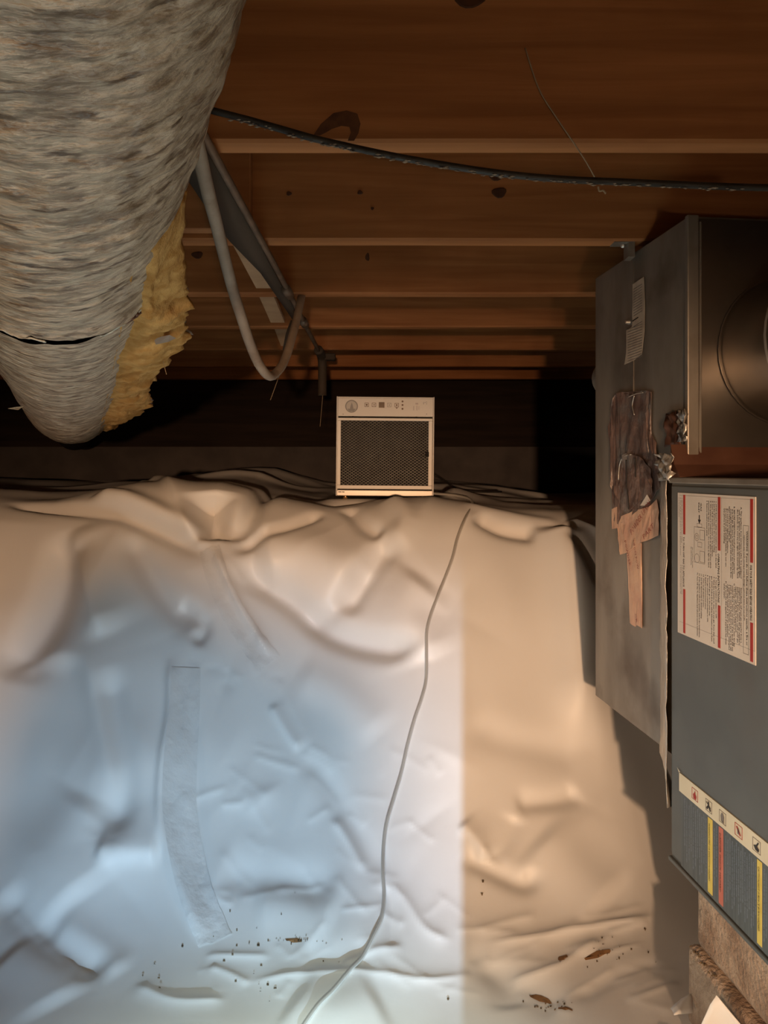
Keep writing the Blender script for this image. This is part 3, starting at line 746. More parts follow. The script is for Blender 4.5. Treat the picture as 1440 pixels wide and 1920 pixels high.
# paper label, screw
pl_ = plane_poly('paper_label', ple, [(1188, 533), (1209, 519), (1211, 575), (1210, 620), (1205, 664), (1190, 676), (1172, 684), (1176, 660), (1176, 620), (1187, 612)], M['paper_old'], ple, .002)
for yy in range(540, 676, 5):
    if 590 < yy < 606: continue
    x0 = 1190 if yy < 612 else 1179
    plane_poly('print_line', ple, [(x0, yy+2), (1206, yy-8), (1206, yy-6.8), (x0, yy+3.2)], M['grey_ink'], pl_, .0024, .0003)
plane_poly('print_line', ple, [(1188, 601), (1199, 594), (1199, 596), (1188, 603.5)], M['black_ink'], pl_, .0026, .0003)
y_, z_ = on_plane(ple, 1180, 604)
bm = bmesh.new(); bmesh.ops.create_cone(bm, cap_ends=True, segments=10, radius1=.0048, radius2=.003, depth=.008, matrix=Matrix.Translation((-.004, y_, z_)) @ Matrix.Rotation(-math.pi/2, 4, 'Y'))
from_bm('screw', bm, M['screw'], ple)
# old brown tape patches (crumpled)
plane_poly('brown_tape', ple, [(1156, 740), (1168, 735), (1182, 742), (1196, 737), (1214, 732), (1226, 735), (1224, 755), (1216, 775), (1218, 800), (1232, 830), (1238, 870), (1240, 915), (1222, 940), (1200, 948), (1182, 965),
           (1166, 985), (1152, 975), (1150, 920), (1148, 880), (1150, 840), (1144, 800), (1148, 770)], M['brown_tape'], ple, .0018, .0012, sub=3, rough=.007, seed=2)
plane_poly('brown_tape', ple, [(1160, 862), (1180, 850), (1206, 856), (1226, 880), (1230, 925), (1205, 940), (1184, 960), (1170, 955), (1158, 920)], M['brown_tape'], ple, .005, .001, sub=3, rough=.006, seed=9)
for pp, rr in (([(1183, 745), (1200, 738), (1213, 736)], .0011), ([(1166, 900), (1168, 872), (1176, 856), (1190, 852)], .0012), ([(1196, 742), (1192, 760), (1196, 778)], .001)):
    tube('tape_crease', catmull([Vector((-.007, *on_plane(ple, x, y))) for x, y in pp], 5), rr, M['foil'], ple, 6)
for pp in ([(1182, 862), (1183, 885), (1183, 910), (1186, 935), (1187, 955)], [(1199, 858), (1200, 880), (1200, 895)]):
    tube('tape_crack', catmull([Vector((-.0085, *on_plane(ple, x, y))) for x, y in pp], 5), .0011, M['gap_black'], ple, 6)
tp = plane_poly('peach_tape', ple, [(1180, 1020), (1206, 1018), (1205, 1060), (1206, 1120), (1207, 1178), (1198, 1172), (1194, 1175), (1184, 1168), (1182, 1100), (1178, 1040)], M['pink_tape'], ple, .003, .0006, sub=2, rough=.002, seed=4)
plane_poly('peach_tape', ple, [(1150, 955), (1160, 950), (1165, 985), (1163, 990), (1151, 992)], M['pink_tape'], ple, .0035, .0006, sub=1, rough=.002, seed=5)
tp2 = plane_poly('peach_tape', ple, [(1163, 985), (1170, 968), (1195, 957), (1222, 950), (1236, 936), (1240, 960), (1239, 1004), (1222, 1012), (1204, 1018), (1180, 1036), (1168, 1040), (1163, 1010)], M['pink_tape'], ple, .0045, .0007, sub=3, rough=.003, seed=6)
plane_poly('peach_tape', ple, [(1208, 948), (1221, 927), (1227, 938), (1216, 948)], M['paper'], ple, .008, .0006)

def text_pts(body, size, spacing=1.0, line=1.0, bold=0.0):
    cu = bpy.data.curves.new('t', 'FONT'); cu.body = body; cu.size = size; cu.resolution_u = 1; cu.space_character = spacing; cu.space_line = line
    cu.offset = bold
    o = bpy.data.objects.new('t', cu); COL.objects.link(o)
    dg = bpy.context.evaluated_depsgraph_get(); dg.update()
    me = bpy.data.meshes.new_from_object(o.evaluated_get(dg))
    co = np.array([v.co[:] for v in me.vertices]) if len(me.vertices) else np.zeros((0, 3)); fs = [tuple(p.vertices) for p in me.polygons]
    bpy.data.objects.remove(o); bpy.data.curves.remove(cu); bpy.data.meshes.remove(me)
    return co, fs
class Print:
    """flat lettering collected into one mesh on a vertical plane of a turned box; text runs along d, its up is u (local y,z)"""
    def __init__(self): self.co = []; self.fs = []
    def put(self, body, size, org, d, u, x, fit=None, **kw):
        co, fs = text_pts(body, size, **kw)
        if len(co) == 0: return
        if fit: co[:, 0] *= fit/max(co[:, 0].max(), 1e-6)
        b = len(self.co)
        for c in co: self.co.append((x, org[0]+c[0]*d[0]+c[1]*u[0], org[1]+c[0]*d[1]+c[1]*u[1]))
        self.fs += [tuple(b+i for i in f) for f in fs]
    def rect(self, y0, y1, z0, z1, x):
        b = len(self.co); self.co += [(x, y0, z0), (x, y1, z0), (x, y1, z1), (x, y0, z1)]; self.fs.append((b, b+1, b+2, b+3))
    def build(self, name, m, parent): return from_np(name, self.co, self.fs, m, parent, False)
pr = Print()
def pixtext(body, a, b, size, x):
    A = np.array(on_plane(ple, *a)); B = np.array(on_plane(ple, *b)); d = (B-A); L = np.hypot(*d); d /= L
    u = np.array([d[1], -d[0]])        # seen from the left side, up is a left turn of the reading direction
    pr = Print(); pr.put(body, size, A, d, u, x, fit=L); pr.build('tape_lettering', M['dark_red_ink'], ple)
pixtext('POWDER UPON', (1196, 1004), (1232, 946), .017, -.0125)
pixtext('PART', (1219, 1012), (1239, 988), .013, -.0125)
pixtext('POWDER', (1176, 1014), (1186, 1062), .010, -.0062)
pixtext('UPON POW', (1192, 1014), (1201, 1068), .010, -.0062)
pixtext('CR', (1196, 1150), (1199, 1168), .008, -.0062)

# hanger strap from the second joist
hs = empty('hanger_strap', (0, 0, 0))
tag(hs, 'galvanized metal hanger strap fixed to the second joist beside the plenum', 'strap')
bm = bmesh.new()
a = P(1150, 455, 1.372); b = P(1189, 455, 1.372)
bm_box(bm, a.x, b.x, 1.366, 1.394, JB-.0025, JB-.0005, .0005)
from_bm('strap_flange', bm, M['galv'], hs)
bm = bmesh.new(); bm_box(bm, b.x-.013, b.x, 1.366, 1.394, JB-.030, JB-.0025, .0008); from_bm('strap_leg', bm, M['galv'], hs)
q = P(1168, 458, 1.38)
bm = bmesh.new(); bmesh.ops.create_uvsphere(bm, u_segments=10, v_segments=6, radius=.005, matrix=Matrix.Translation((q.x, 1.38, JB-.004))); from_bm('screw', bm, M['screw'], hs)

# ---- furnace body
FH = .624
bm = bmesh.new(); bm_box(bm, .0, .66, -.95, 0, 0, FH, .004, 2)
from_bm('cabinet', bm, M['furnace'], fur)
dp = box('door_panel', -.003, .004, -.93, -.006, .012, FH-.012, M['furnace'], fur, .002, 2)
box('top_rim', -.005, .012, -.95, 0, FH-.008, FH+.0015, M['galv'], fur, .0015)
box('bottom_rim', -.005, .012, -.95, 0, -.0015, .006, M['furnace'], fur, .0012)
# foil tape joining plenum and furnace
rows = []
for k in range(40):
    t = k/39; z = .628-t*.545
    w = .088 if t < .9 else .088*(1-(t-.9)/.1*.8)
    row = []
    for q in range(6):
        u = q/5; y = .0 + u*w; x = -.0055 + .034*u
        wob = .003*nz(u*5, t*34, 2)
        row.append((x-.002-abs(wob)*1.4, y+.002*nz(t*40, q, 5), z+.004*nz(t*20, q, 8)))
    rows.append(row)
o = grid_mesh('foil_tape', np.array(rows), M['foil'], fur); so = o.modifiers.new('t', 'SOLIDIFY'); so.thickness = .001
# crumpled foil at the plenum corner
def crumple(name, o, pix, depth, m, seed, n=9):
    rr = random.Random(seed)
    pts = [on_plane(o, x, y) for x, y in pix]; ys = [p[0] for p in pts]; zs = [p[1] for p in pts]
    y0, y1, z0, z1 = min(ys), max(ys), min(zs), max(zs)
    V = np.zeros((n, n, 3))
    for i in range(n):
        for j in range(n):
            V[i, j] = (-.004-depth*rr.random(), y0+(y1-y0)*i/(n-1)+rr.gauss(0, (y1-y0)/n*.3), z0+(z1-z0)*j/(n-1)+rr.gauss(0, (z1-z0)/n*.3))
    ob = grid_mesh(name, V, m, ple if o is ple else fur, False); s2 = ob.modifiers.new('t', 'SOLIDIFY'); s2.thickness = .001
    return ob
crumple('foil_crumple', ple, [(1254, 838), (1284, 772)], .008, M['copper_foil'], 3)
crumple('foil_crumple', ple, [(1282, 828), (1296, 768)], .010, M['foil'], 4)
crumple('foil_crumple', fur, [(1243, 900), (1270, 850)], .012, M['foil'], 5)

# ---- safety label (lettering runs downwards)
y_a, z_a = on_plane(fur, 1272, 917, -.003); y_b, z_b = on_plane(fur, 1418, 1248, -.003)
LY, LZ = y_a, .601            # far-top corner
LW, LH = abs(y_b-y_a), .601-z_b
lab = box('safety_label', -.0042, -.0030, LY-LW, LY, LZ-LH, LZ, M['paper'], fur)
XP = -.0045
def T(prn, body, size, tx, ty, fit=None, **kw):
    prn.put(body, size, (LY-ty, LZ-tx*.935), (0, -1), (-1, 0), XP, fit=fit and fit*.935, **kw)
def R(prn, tx0, tx1, ty0, ty1): prn.rect(LY-ty1, LY-ty0, LZ-min(tx1*.935, LH-.004), LZ-tx0*.935, XP)
red = []
for (ty, a, b) in ((.193, .088, .168), (.1165, .080, .159), (.0195, .065, .151)):
    for (t0, t1) in ((.003, a), (b, LH-.003)):
        box('red_bar', XP-.0001, XP+.0002, LY-ty-.0042, LY-ty+.0018, LZ-t1, LZ-t0, M['red_ink'], lab)
k = Print()
T(k, 'FOR YOUR SAFETY READ BEFORE OPERATING', .0062, .098, .1905, fit=.079, bold=.00015)
T(k, 'OPERATING INSTRUCTIONS', .0062, .090, .114, fit=.076, bold=.00015)
T(k, 'TO TURN OFF GAS TO APPLIANCE', .0058, .074, .017, fit=.084, bold=.00012)
T(k, 'WARNING: If you do not follow these instructions exactly, a fire or', .0050, .050, .1825, fit=.165, bold=.0001)
T(k, 'explosion may result causing property damage, personal injury or loss of life.', .0044, .056, .177, fit=.125)
for (a, b, c, d) in ((.042, .228, .1755, .1760), (.042, .228, .1872, .1877), (.042, .0425, .1755, .1877), (.2275, .228, .1755, .1877), (.004, LH-.004, .1235, .1238), (.004, LH-.004, .2005, .2008), (.004, .0043, .006, .2005), (LH-.0045, LH-.0042, .006, .2005)): R(k, a, b, c, d)
A = ['A. This appliance does not have a pilot. It is equipped', 'with an ignition device which automatically lights', 'the burner. Do not try to light the burner by hand.', '', 'B. BEFORE OPERATING smell all around the appliance',
     'area for gas. Be sure to smell next to the floor because', 'some gas is heavier than air and will settle on the floor.', 'WHAT TO DO IF YOU SMELL GAS', 'Do not try to light any appliance.', 'Do not touch any electric switch; do not use', 'any phone in your building.']
B = ['Immediately call your gas supplier from a', 'neighbor\'s phone. Follow the gas supplier\'s', 'instructions. If you cannot reach your gas', 'supplier, call the fire department.', 'C. Use only your hand to push in or turn the gas', 'control knob. Never use tools. If the knob will not', 'push in or turn by hand, don\'t try to repair it, call', 'a qualified service technician. Force or attempted', 'repair may result in a fire or explosion.', 'D. Do not use this appliance if any part has been', 'under water.']
for i, t in enumerate(A):
    if t: T(k, t, .0042, .016 + (.004 if i in (1, 2, 5, 6, 8, 9, 10) else 0), .1695-i*.0040, fit=.104*min(1, len(t)/52), bold=.00008)
for i, t in enumerate(B): T(k, t, .0042, .130 + (.004 if i not in (4, 9) else 0), .1695-i*.0040, fit=.098*min(1, len(t)/50), bold=.00008)
C1 = ['1. STOP! Read the safety information above on this label.', '2. Set the thermostat to the lowest setting.', '3. Turn off all electric power to the appliance.', '4. This appliance is equipped with an ignition device which', 'automatically lights the burner. Do not try to light by hand.', '5. Remove control access panel.']
C2 = ['6. Turn gas control clockwise to OFF.', '7. Wait five minutes to clear out any gas. If you then smell', 'gas, STOP! Follow B in the safety information above. If you', 'don\'t smell gas, go to the next step.', '8. Turn gas control counterclockwise to ON.', '9. Replace control access panel.', '10. Turn on all electric power.', '11. Set the thermostat to desired setting.', '12. If the appliance will not operate, follow the instructions', 'To Turn Off Gas To Appliance and call your service technician.']
for i, t in enumerate(C1): T(k, t, .0042, .010, .1085-i*.0048, fit=.106*min(1, len(t)/58), bold=.00008)
for i, t in enumerate(C2): T(k, t, .0042, .128, .1085-i*.0056, fit=.104*min(1, len(t)/60), bold=.00008)
for i, t in enumerate(['1. Set the thermostat to the lowest setting.', '2. Turn off all electric power to the appliance if service', 'is to be performed.']): T(k, t, .0040, .008, .0125-i*.0044, fit=.098*min(1, len(t)/56))
for i, t in enumerate(['3. Remove control access panel.', '4. Turn gas control clockwise to OFF.']): T(k, t, .0040, .122, .0125-i*.0044, fit=.05)
for (t, w) in (('GAS', 0), ('INLET', 1)): T(k, t, .0046, .014, .068-w*.006, fit=.014+.003*w, bold=.0001)
T(k, 'GAS CONTROL SHOWN', .0038, .088, .044, fit=.034); T(k, 'IN OFF POSITION', .0038, .088, .040, fit=.030)
k.build('label_lettering', M['black_ink'], lab)
# arrow and gas valve diagram
from_np('arrow', [(XP, LY-.0635, LZ-.032), (XP, LY-.0660, LZ-.032), (XP, LY-.0660, LZ-.039), (XP, LY-.0690, LZ-.039), (XP, LY-.06475, LZ-.046), (XP, LY-.0605, LZ-.039), (XP, LY-.0635, LZ-.039)], [(0, 1, 2, 3, 4, 5, 6)], M['black_ink'], lab, False)
k = Print()
def outline(tx0, tx1, ty0, ty1, t=.0006):
    R(k, tx0, tx1, ty0, ty0+t); R(k, tx0, tx1, ty1-t, ty1); R(k, tx0, tx0+t, ty0, ty1); R(k, tx1-t, tx1, ty0, ty1)
outline(.054, .112, .050, .080); outline(.048, .054, .058, .072); outline(.058, .074, .066, .079); outline(.092, .110, .066, .079); outline(.078, .086, .060, .072)
n = 18
for (tx, ty, r) in ((.066, .0575, .006), (.066, .0575, .003), (.098, .058, .007)):
    for q in range(n):
        a0 = 2*math.pi*q/n; a1 = 2*math.pi*(q+1)/n
        b = len(k.co)
        for aa, r2 in ((a0, r), (a1, r), (a1, r-.0006), (a0, r-.0006)): k.co.append((XP, LY-(ty+r2*math.sin(aa)), LZ-(tx+r2*math.cos(aa))))
        k.fs.append((b, b+1, b+2, b+3))
k.build('valve_diagram', M['grey_ink'], lab)

# ---- lower warning label
yl, zl = on_plane(fur, 1275, 1448, -.003); _, zl2 = on_plane(fur, 1277, 1484, -.003)
z1 = zl; z0 = zl2
wl_ = box('warning_strip', -.0046, -.0030, -.62, yl, z0, z1, M['cream'], fur)
tip = from_np('strip_corner', [(-.0050, yl, z1), (-.0050, yl+.006, z1+.006), (-.0050, yl-.004, z1+.002)], [(0, 1, 2)], M['cream'], wl_, False)
dl = box('instruction_panel', -.0042, -.0030, -.62, yl-.006, .010, z0, M['dark_label'], fur)
zp0, zp1 = z0+.006, z1-.006
def ypx(px): return on_plane(fur, px, 1500, -.003)[0]
# pictograms
def pic(px, kind):
    y = ypx(px); zc = (z0+z1)/2; xx = -.0050; h = .0085
    bmx = bmesh.new(); t = .0007
    for (a, b, c, d) in ((y-h, y+h, zc+h-t, zc+h), (y-h, y+h, zc-h, zc-h+t), (y-h, y-h+t, zc-h, zc+h), (y+h-t, y+h, zc-h, zc+h)): bm_box(bmx, xx, xx+.0003, a, b, c, d)
    fr_ = from_bm('pictogram', bmx, M['red_ink'] if kind in (0, 3) else M['grey_ink'], wl_)
    xx = -.0052
    def poly(p, m): from_np('pictogram_shape', [(xx, y-a*.0075, zc+b*.0075) for a, b in p], [tuple(range(len(p)))], m, fr_, False)
    if kind == 0: poly([(-.5, -.9), (.5, -.9), (.7, -.2), (.25, .2), (.15, .9), (-.2, .3), (-.65, -.1)], M['red_ink'])
    if kind == 1:
        poly([(-.2, .9), (.2, .9), (.25, .1), (.9, -.6), (.5, -.9), (0, -.3), (-.5, -.9), (-.9, -.6), (-.25, .1)], M['black_ink']); poly([(-.9, .5), (-.8, .7), (.8, -.1), (.7, -.3)], M['black_ink'])
    if kind == 2: poly([(-.5, -.8), (.5, -.8), (.6, .3), (.2, .9), (-.3, .8), (-.6, .2)], M['grey_ink']); poly([(-.3, -.9), (.6, -.9), (.2, -.4)], M['black_ink'])
    if kind == 3:
        poly([(-.7, .5), (-.4, .8), (.8, -.5), (.5, -.8)], M['red_ink']); poly([(-.3, -.6), (.3, -.6), (.3, .2), (.0, .6), (-.3, .2)], M['grey_ink'])
    if kind == 4: poly([(-.8, -.2), (-.1, .1), (.5, .9), (.7, .7), (.25, 0), (.8, -.3), (.6, -.9), (-.3, -.8)], M['black_ink'])
for px, kd in ((1305, 0), (1331, 1), (1357, 2), (1387, 3), (1421, 4)): pic(px, kd)
# coloured heading bars and rotated text lines on the dark label
def vbar(nm, px0, px1, z_lo, z_hi, m, xx=-.0046):
    a, b = ypx(px0), ypx(px1); return box(nm, xx, xx+.0006, min(a, b), max(a, b), z_lo, z_hi, m, dl)
k = Print()
for (p0, p1, m, txt) in ((1329, 1337.5, 'yellow', 'WARNING FIRE OR EXPLOSION HAZARD'), (1349.5, 1357.5, 'red_label', 'DANGER SHOCK HAZARD'), (1421.5, 1430.5, 'yellow', 'CAUTION HOT SURFACE BURN HAZARD')):
    vbar('heading_bar', p0, p1, .014, z0-.002, M[m])
    ya = ypx(p0+1.8); k = Print(); k.put(txt, .0052, (ya, z0-.010), (0, -1), (-1, 0), -.0049, fit=.085); k.build('heading_lettering', M['black_ink'], dl)
k = Print()
lines = ['Failure to follow the safety warnings exactly', 'could result in serious injury or property damage.', 'Improper servicing could result in dangerous', 'operation, serious injury or death.']
for i, px in enumerate(list(range(1285, 1328, 4))+[1341, 1345]+list(range(1362, 1419, 4))+[1434, 1438]):
    k.put(lines[i % 4], .0040, (ypx(px), z0-.004-.003*((i*7) % 3)), (0, -1), (-1, 0), -.0045, fit=.075+.02*((i*5) % 3)/2)
k.build('panel_lettering', M['blue_ink'], dl)

# ------------------------------------------------------------------ concrete blocks under the furnace
def cblock(name, lx0, lx1, ly0, ly1, z0, z1, label, seed):
    e = empty(name, (.471, 1.190, z0), TH); tag(e, label, 'concrete block', 'concrete blocks under the furnace')
    bm = bmesh.new(); bm_box(bm, lx0, lx1, ly0, ly1, 0, z1-z0, .012, 2)
    bmesh.ops.subdivide_edges(bm, edges=[x for x in bm.edges if x.calc_length() > .05], cuts=9, use_grid_fill=True)
    for v in bm.verts:
        q = nz(v.co.x*22+seed, v.co.y*22, v.co.z*22)*.0022; v.co += Vector((q, q, q*.4))
    from_bm('block_body', bm, M['block'], e, True)
    return e
b1 = cblock('concrete_block', .026, .226, -.43, -.028, .193, .3135, 'upper concrete block directly under the furnace cabinet', 1)
b2 = cblock('concrete_block', .014, .214, -.41, -.020, -.01, .1905, 'lower concrete block standing on the plastic covered floor', 6)
# dirt crumbs squeezed between the blocks
co, fs = [], []
for i in range(26):
    y = rw.uniform(-.10, -.03); c = Vector((.471, 1.19, 0)) + Matrix.Rotation(TH, 3, 'Z') @ Vector((.016+rw.uniform(-.001, .006), y, .1885+rw.uniform(-.003, .003)))
    r = rw.uniform(.0012, .003); b = len(co)
    for d in ((r, 0, 0), (-r, 0, 0), (0, r, 0), (0, -r, 0), (0, 0, r*.7), (0, 0, -r*.7)): co.append(tuple(c+Vector(d)))
    fs += [(b+i_, b+j_, b+k_) for i_, j_, k_ in ((0, 2, 4), (2, 1, 4), (1, 3, 4), (3, 0, 4), (2, 0, 5), (1, 2, 5), (3, 1, 5), (0, 3, 5))]
cr = from_np('dirt_crumbs', co, fs, M['speck'], None, False); tag(cr, 'dark dirt crumbs in the joint between the two concrete blocks', 'dirt', kind='stuff')

# ------------------------------------------------------------------ insulated duct at upper left
DD = Vector((-.414, 1, -.053)); DN = DD.normalized()
DC = Vector((-.041, 0, .343+ZC)); RD = .134
duct = empty('insulated_duct', DC + DD*.9)
# local frame: +Y along the duct
Xd = DN.cross(Vector((0, 0, 1))).normalized(); Zd = Xd.cross(DN).normalized()
duct.rotation_euler = Matrix((Xd, DN, Zd)).transposed().to_euler()
tag(duct, 'large round duct wrapped in wrinkled grey insulation jacket, torn open with yellow fiberglass', 'duct')
DLEN = DD.length
def duct_section(name, Y0, Y1, rfun, m, parent, nth=150, dl_=.006, jag0=0, jag1=0):
    s0 = (Y0-.9)*DLEN; s1 = (Y1-.9)*DLEN; n = max(3, int((s1-s0)/dl_))
    V = np.zeros((n+1, nth, 3))
    for i in range(n+1):
        for k in range(nth):
            a = 2*math.pi*k/nth; u = i/n
            s_ = s0+(s1-s0)*u
            ca, sa = math.cos(a), math.sin(a)
            if u < .04 and jag0: s_ += jag0*nz(ca*5, sa*5, 2)*(1-u/.04)
            if u > .96 and jag1: s_ += jag1*nz(ca*5, sa*5, 7)*(u-.96)/.04
            r = rfun(s_, a)
            V[i, k] = (r*ca, s_, r*sa)
    return grid_mesh(name, V, m, parent, True, True)
def r_a(s_, a):
    ca, sa = math.cos(a), math.sin(a)
    w = .0030*nz(ca*1.6, sa*1.6, s_*9, 3) + .0022*nz(ca*2.2+5, sa*2.2, s_*26, 4) + .0016*nz(ca*5, sa*5, s_*60+3, 3)
    edge = .004*math.exp(-((s_+.012)/.03)**2)
    return RD + w + edge
def r_b(s_, a):
    ca, sa = math.cos(a), math.sin(a)
    w = .0026*nz(ca*1.6+9, sa*1.6, s_*7, 3) + .0016*nz(ca*2.2+2, sa*2.2, s_*24, 4) + .001*nz(ca*5, sa*5, s_*60, 3)
    end = smst(1.50, 1.66, np.array(s_))
    return RD*.985 + w - float(end)*.045
duct_section('jacket', -.32, .882, r_a, M['jacket'], duct, jag1=.016)
jb = duct_section('jacket', .930, 2.43, r_b, M['jacket'], duct, jag0=.012)
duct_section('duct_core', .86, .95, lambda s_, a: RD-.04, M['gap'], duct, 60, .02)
# torn shiny rim along the seam
for (a0, a1, mm) in ((-120, -92, 'jacket_edge'), (-66, -34, 'jacket_edge')):
    pth = []
    for k in range(26):
        a = math.radians(a0+(a1-a0)*k/25); ca, sa = math.cos(a), math.sin(a); s_ = -.012+.016*nz(ca*5, sa*5, 7)+.002
        pth.append(Vector(((RD+.0035)*ca, s_, (RD+.0035)*sa)))
    tube('torn_rim', pth, [.0012+.0016*abs(nz(k*.7, 1, 1)) for k in range(26)], M[mm], duct, 6)
for k in range(3):
    a = math.radians(-52+k*4); pth = [Vector(((RD+.003)*math.cos(a+.03*q), -.018+.004*k+.004*q, (RD+.003)*math.sin(a+.03*q))) for q in range(4)]
    tube('rust_patch', pth, .0035, M['copper_foil'], duct, 6)
# end of the wrap: bare pipe going on into the dark
duct_section('bare_pipe', 2.40, 3.2, lambda s_, a: .078, M['wood_dark'], duct, 28, .2)

# torn fiberglass flap, opening downwards along the right side
def flap_w(Y):
    return np.interp(Y, [.62, .75, .85, .95, 1.05, 1.12, 1.2, 1.28, 1.38, 1.46, 1.55, 1.66, 1.76, 1.86, 1.96, 2.08, 2.22, 2.32], [.000, .012, .030, .045, .058, .072, .074, .055, .060, .058, .052, .050, .066, .082, .058, .060, .045, .012])
def flap_grid(off, seed, q0, q1, nq=22, Y0=.66, Y1=2.32, nY=150, amp=.010):
    V = np.zeros((nY, nq, 3))
    for i in range(nY):
        Y = Y0+(Y1-Y0)*i/(nY-1); s_ = (Y-.9)*DLEN; w = float(flap_w(Y))*(1+.30*nz(Y*14, seed, 3)+.16*nz(Y*45, seed, 9))
        for j in range(nq):
            q = q0+(q1-q0)*j/(nq-1)
            ang = math.radians(-50 + 36*q); r = RD*.985 - .010*(1-q)*math.sin(math.pi*min(1, q*3)) + w*q**1.15
            lump = amp*(nz(Y*9+seed, q*2.2, 1) + .45*nz(Y*20, q*5, seed+4) + .12*nz(Y*60, q*16, seed+4))*min(1, q*4)*min(1, w/.03)
            r += lump*.6 + off
            V[i, j] = (r*math.cos(ang)+lump*.3, s_+.006*nz(Y*30, q*8, 11), r*math.sin(ang)-lump*.6-.012*q*q*min(1, w/.05))
    return V
fg = grid_mesh('fiberglass_flap', flap_grid(0.0, 2, .0, 1.0), M['fiber'], duct); so = fg.modifiers.new('t', 'SOLIDIFY'); so.thickness = .010; so.offset = 1
fc = grid_mesh('facing_paper', flap_grid(-.010, 2, .55, 1.07, amp=.010), M['facing'], duct); so = fc.modifiers.new('t', 'SOLIDIFY'); so.thickness = .001
# tufts hanging from the lower edge
inv = Matrix((Xd, DN, Zd))      # world -> local rotation
def loc(px, py, Y): return inv @ (P(px, py, Y) - duct.location)
gpatch = from_np('facing_scrap', [loc(288, 634, 1.12), loc(318, 628, 1.1), loc(330, 634, 1.1), loc(316, 641, 1.12), loc(292, 646, 1.13)], [(0, 1, 2, 3, 4)], M['facing'], duct, False)
# strands
tube('fiber_strand', catmull([loc(306, 678, 1.3), loc(309, 690, 1.3), loc(312, 702, 1.3)], 4), .0006, M['web'], duct, 5)
from_np('jacket_tear', [loc(14, 766, 1.58), loc(30, 763, 1.60), loc(44, 762, 1.62), (loc(34, 769, 1.6))], [(0, 1, 2, 3)], M['jacket_edge'], duct, False)

# ------------------------------------------------------------------ pipes, hose loop, cable
gp = empty('gas_pipe', (-.226, 1.9, JB-.02)); tag(gp, 'rusty iron gas pipe running away under the joists with a short drop at its end', 'pipe')
def L(o, p): return Vector(p)-o.location
pth = [L(gp, (-.226, y, JB-.012-.004*math.sin(y*3))) for y in np.linspace(.86, 2.58, 26)]
tube('pipe_run', pth, .0062, M['iron'], gp, 10)
for y in (1.70, 2.05):
    tube('coupling', [L(gp, (-.226, y-.03, JB-.013)), L(gp, (-.226, y+.03, JB-.013))], .0115, M['iron'], gp, 12)
tube('pipe_drop', catmull([L(gp, (-.226, 2.50, JB-.014)), L(gp, (-.224, 2.58, JB-.018)), L(gp, (-.222, 2.61, JB-.05)), L(gp, (-.222, 2.61, JB-.16))], 6), .016, M['strip'], gp, 12)
bm = bmesh.new(); bm_box(bm, -.03, .03, -.02, .02, -.012, .012, .003); bmesh.ops.translate(bm, vec=L(gp, (-.205, 2.61, JB-.022)), verts=bm.verts[:]); from_bm('elbow_fitting', bm, M['strip'], gp)
ms_ = empty('metal_strap', (-.26, 1.5, JB-.005)); tag(ms_, 'dusty grey flat strap under the joists left of the gas pipe', 'strap')
V = []
for y in np.linspace(.90, 2.08, 30):
    wv = .0015*math.sin(y*7)
    xl = float(np.interp(y, [.9, 1.32, 1.55, 2.1], [-.028, -.028, -.004, .004]))
    V.append([(xl, y-1.5, wv-.001), ((xl+.026)/2, y-1.5, wv-.004), (.026, y-1.5, wv-.001)])
o = grid_mesh('strap_sheet', np.array(V), M['strip'], ms_); so = o.modifiers.new('t', 'SOLIDIFY'); so.thickness = .002
# torn lower end of the strap hanging down
V = [[P(545, 600, 1.9)-ms_.location, P(562, 602, 1.9)-ms_.location], [P(536, 625, 1.92)-ms_.location, P(556, 630, 1.92)-ms_.location], [P(530, 655, 1.94)-ms_.location, P(545, 660, 1.94)-ms_.location]]
o = grid_mesh('strap_end', np.array([[tuple(b) for b in a] for a in V]), M['strip'], ms_); so = o.modifiers.new('t', 'SOLIDIFY'); so.thickness = .002

hl = [(362, 240, .86), (376, 300, .92), (390, 360, 1.0), (407, 425, 1.10), (424, 495, 1.20), (438, 548, 1.28), (453, 596, 1.34), (468, 642, 1.40), (484, 680, 1.46), (500, 702, 1.52), (512, 704, 1.57), (527, 688, 1.62), (538, 664, 1.66), (547, 634, 1.70), (556, 600, 1.74), (564, 562, 1.78), (570, 530, 1.83), (574, 508, 1.87)]
path = catmull([P(*q) for q in hl], 6)
hlp = tube('hose_loop', path, .0098, M['pale_hose'], None, 12)
tag(hlp, 'pale dusty flexible hose hanging in a loop beside the duct', 'hose')

ca = empty('electric_cable', P(720, 290, .935)); tag(ca, 'black dusty electric cable slung across under the first joist', 'cable')
cpx = [(340, 192), (405, 209), (470, 226), (530, 243), (590, 260), (650, 274), (700, 285), (760, 297), (830, 309), (900, 320), (980, 330), (1070, 337), (1160, 341), (1250, 345), (1340, 349), (1440, 352), (1540, 352)]
path = catmull([L(ca, P(x, y, .935)) for x, y in cpx], 5)
tube('cable_sheath', path, .0046, M['black_rubber'], ca, 10)
co, fs = [], []
for i in range(170):
    q = path[rw.randrange(8, len(path)-8)] + Vector((rw.uniform(-.01, .01), rw.uniform(-.004, 0), -.0045+rw.uniform(-.0012, .0010)))
    r = rw.uniform(.0007, .0018); b = len(co)
    for d in ((r*2.5, 0, 0), (-r*2.5, 0, 0), (0, r, 0), (0, -r, 0), (0, 0, r*.8), (0, 0, -r*.8)): co.append(tuple(q+Vector(d)))
    fs += [(b+i_, b+j_, b+k_) for i_, j_, k_ in ((0, 2, 4), (2, 1, 4), (1, 3, 4), (3, 0, 4), (2, 0, 5), (1, 2, 5), (3, 1, 5), (0, 3, 5))]
tag(from_np('dust', co, fs, M['dust'], ca, False), kind='stuff')

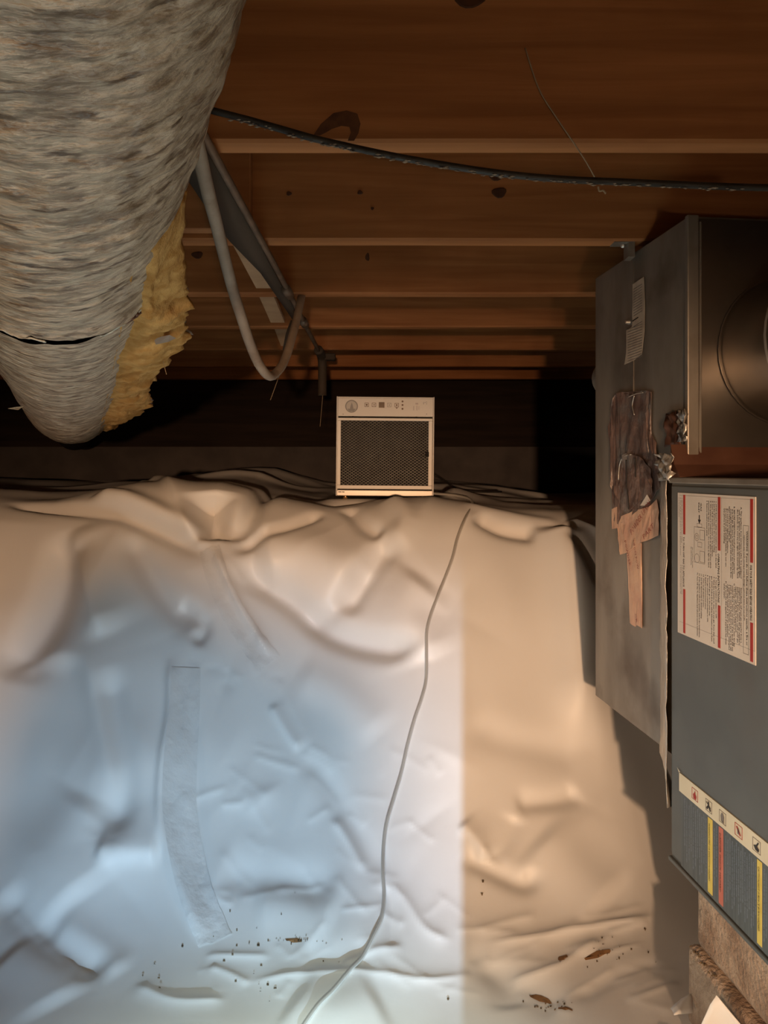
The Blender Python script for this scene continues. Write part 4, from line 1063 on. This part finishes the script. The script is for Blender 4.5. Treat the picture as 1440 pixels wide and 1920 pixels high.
cw = tube('cobweb_strand', catmull([P(985, 90, .953), P(1010, 165, .952), P(1040, 215, .951), P(1072, 262, .950), P(1100, 305, .955), P(1115, 332, .96)], 5), .0009, M['web'], None, 5)
tag(cw, 'faint cobweb strand crossing the first joist face down to the cable', 'cobweb')
cw = tube('cobweb_curl', catmull([P(1122, 350, .93), P(1124, 358, .93), P(1131, 357, .93), P(1136, 363, .93)], 5), .0013, M['web'], None, 5)
tag(cw, 'small pale curl of cobweb dangling below the cable', 'cobweb')
cw = tube('cobweb_thread', catmull([P(525, 700, 2.3), P(515, 728, 2.3), P(507, 750, 2.3)], 5), .0014, M['web'], None, 5)
tag(cw, 'short dusty thread hanging below the hose loop', 'cobweb')
cw = tube('cobweb_thread', catmull([P(606, 680, 2.6), P(605, 740, 2.6), P(600, 800, 2.6)], 5), .0010, M['web'], None, 5)
tag(cw, 'long dusty thread hanging from the gas pipe end left of the dehumidifier', 'cobweb')

# ------------------------------------------------------------------ behind the viewer: unseen boards added to block the lamps, the lamp
# the tall board's top edge is shaped to throw the soft shadow that keeps the warm lamp off the lower left of the bank
def back_to_board(px, py, yb=-.90):
    p = surf(px, py); t = (yb-WARM_POS.y)/(p.y-WARM_POS.y); return WARM_POS + (p-WARM_POS)*t
outl = [back_to_board(*q) for q in ((-40, 1380), (30, 1230), (120, 1045), (180, 1010), (290, 1040), (420, 1110), (520, 1185), (620, 1235), (700, 1270), (745, 1330))]
xr = back_to_board(745, 1500).x
prof = [(outl[0].x-.02, .004)] + [(p.x, p.z) for p in outl] + [(xr, outl[-1].z-.05), (xr, .004)]
bm = bmesh.new()
fa_ = [bm.verts.new((x, -.894, z)) for x, z in prof]; bb_ = [bm.verts.new((x, -.912, z)) for x, z in prof]
bm.faces.new(fa_); bm.faces.new(bb_[::-1])
for k in range(len(prof)): bm.faces.new((fa_[k], bb_[k], bb_[(k+1) % len(prof)], fa_[(k+1) % len(prof)]))
pb = from_bm('light_blocker', bm, M['wood_pale'])
tag(pb, 'tall unseen board added behind the viewer, shaped to shade the bank from the warm lamp', 'board')
pb = box('light_blocker', -.011, .42, -.106, -.094, .004, .300, M['wood_pale'], None, .001)  # added only to give the cool light its sharp edge on the bank
tag(pb, 'low unseen board added under the viewer to cut off the cool lamp on the right', 'board')
cp_ = empty('clamp_lamp', (WARM_POS.x, WARM_POS.y, WARM_POS.z)); tag(cp_, 'clamp lamp with round metal reflector behind the viewer', 'lamp')
cp_.rotation_euler = wo.rotation_euler
V = np.array([[(r*math.cos(2*math.pi*k/28), r*math.sin(2*math.pi*k/28), z) for k in range(28)] for r, z in ((.022, .06), (.05, .045), (.08, .015), (.095, -.02))])
grid_mesh('reflector', V, M['galv'], cp_, True, True)
tube('socket', [Vector((0, 0, .06)), Vector((0, 0, .15))], .022, M['lamp_black'], cp_, 12)
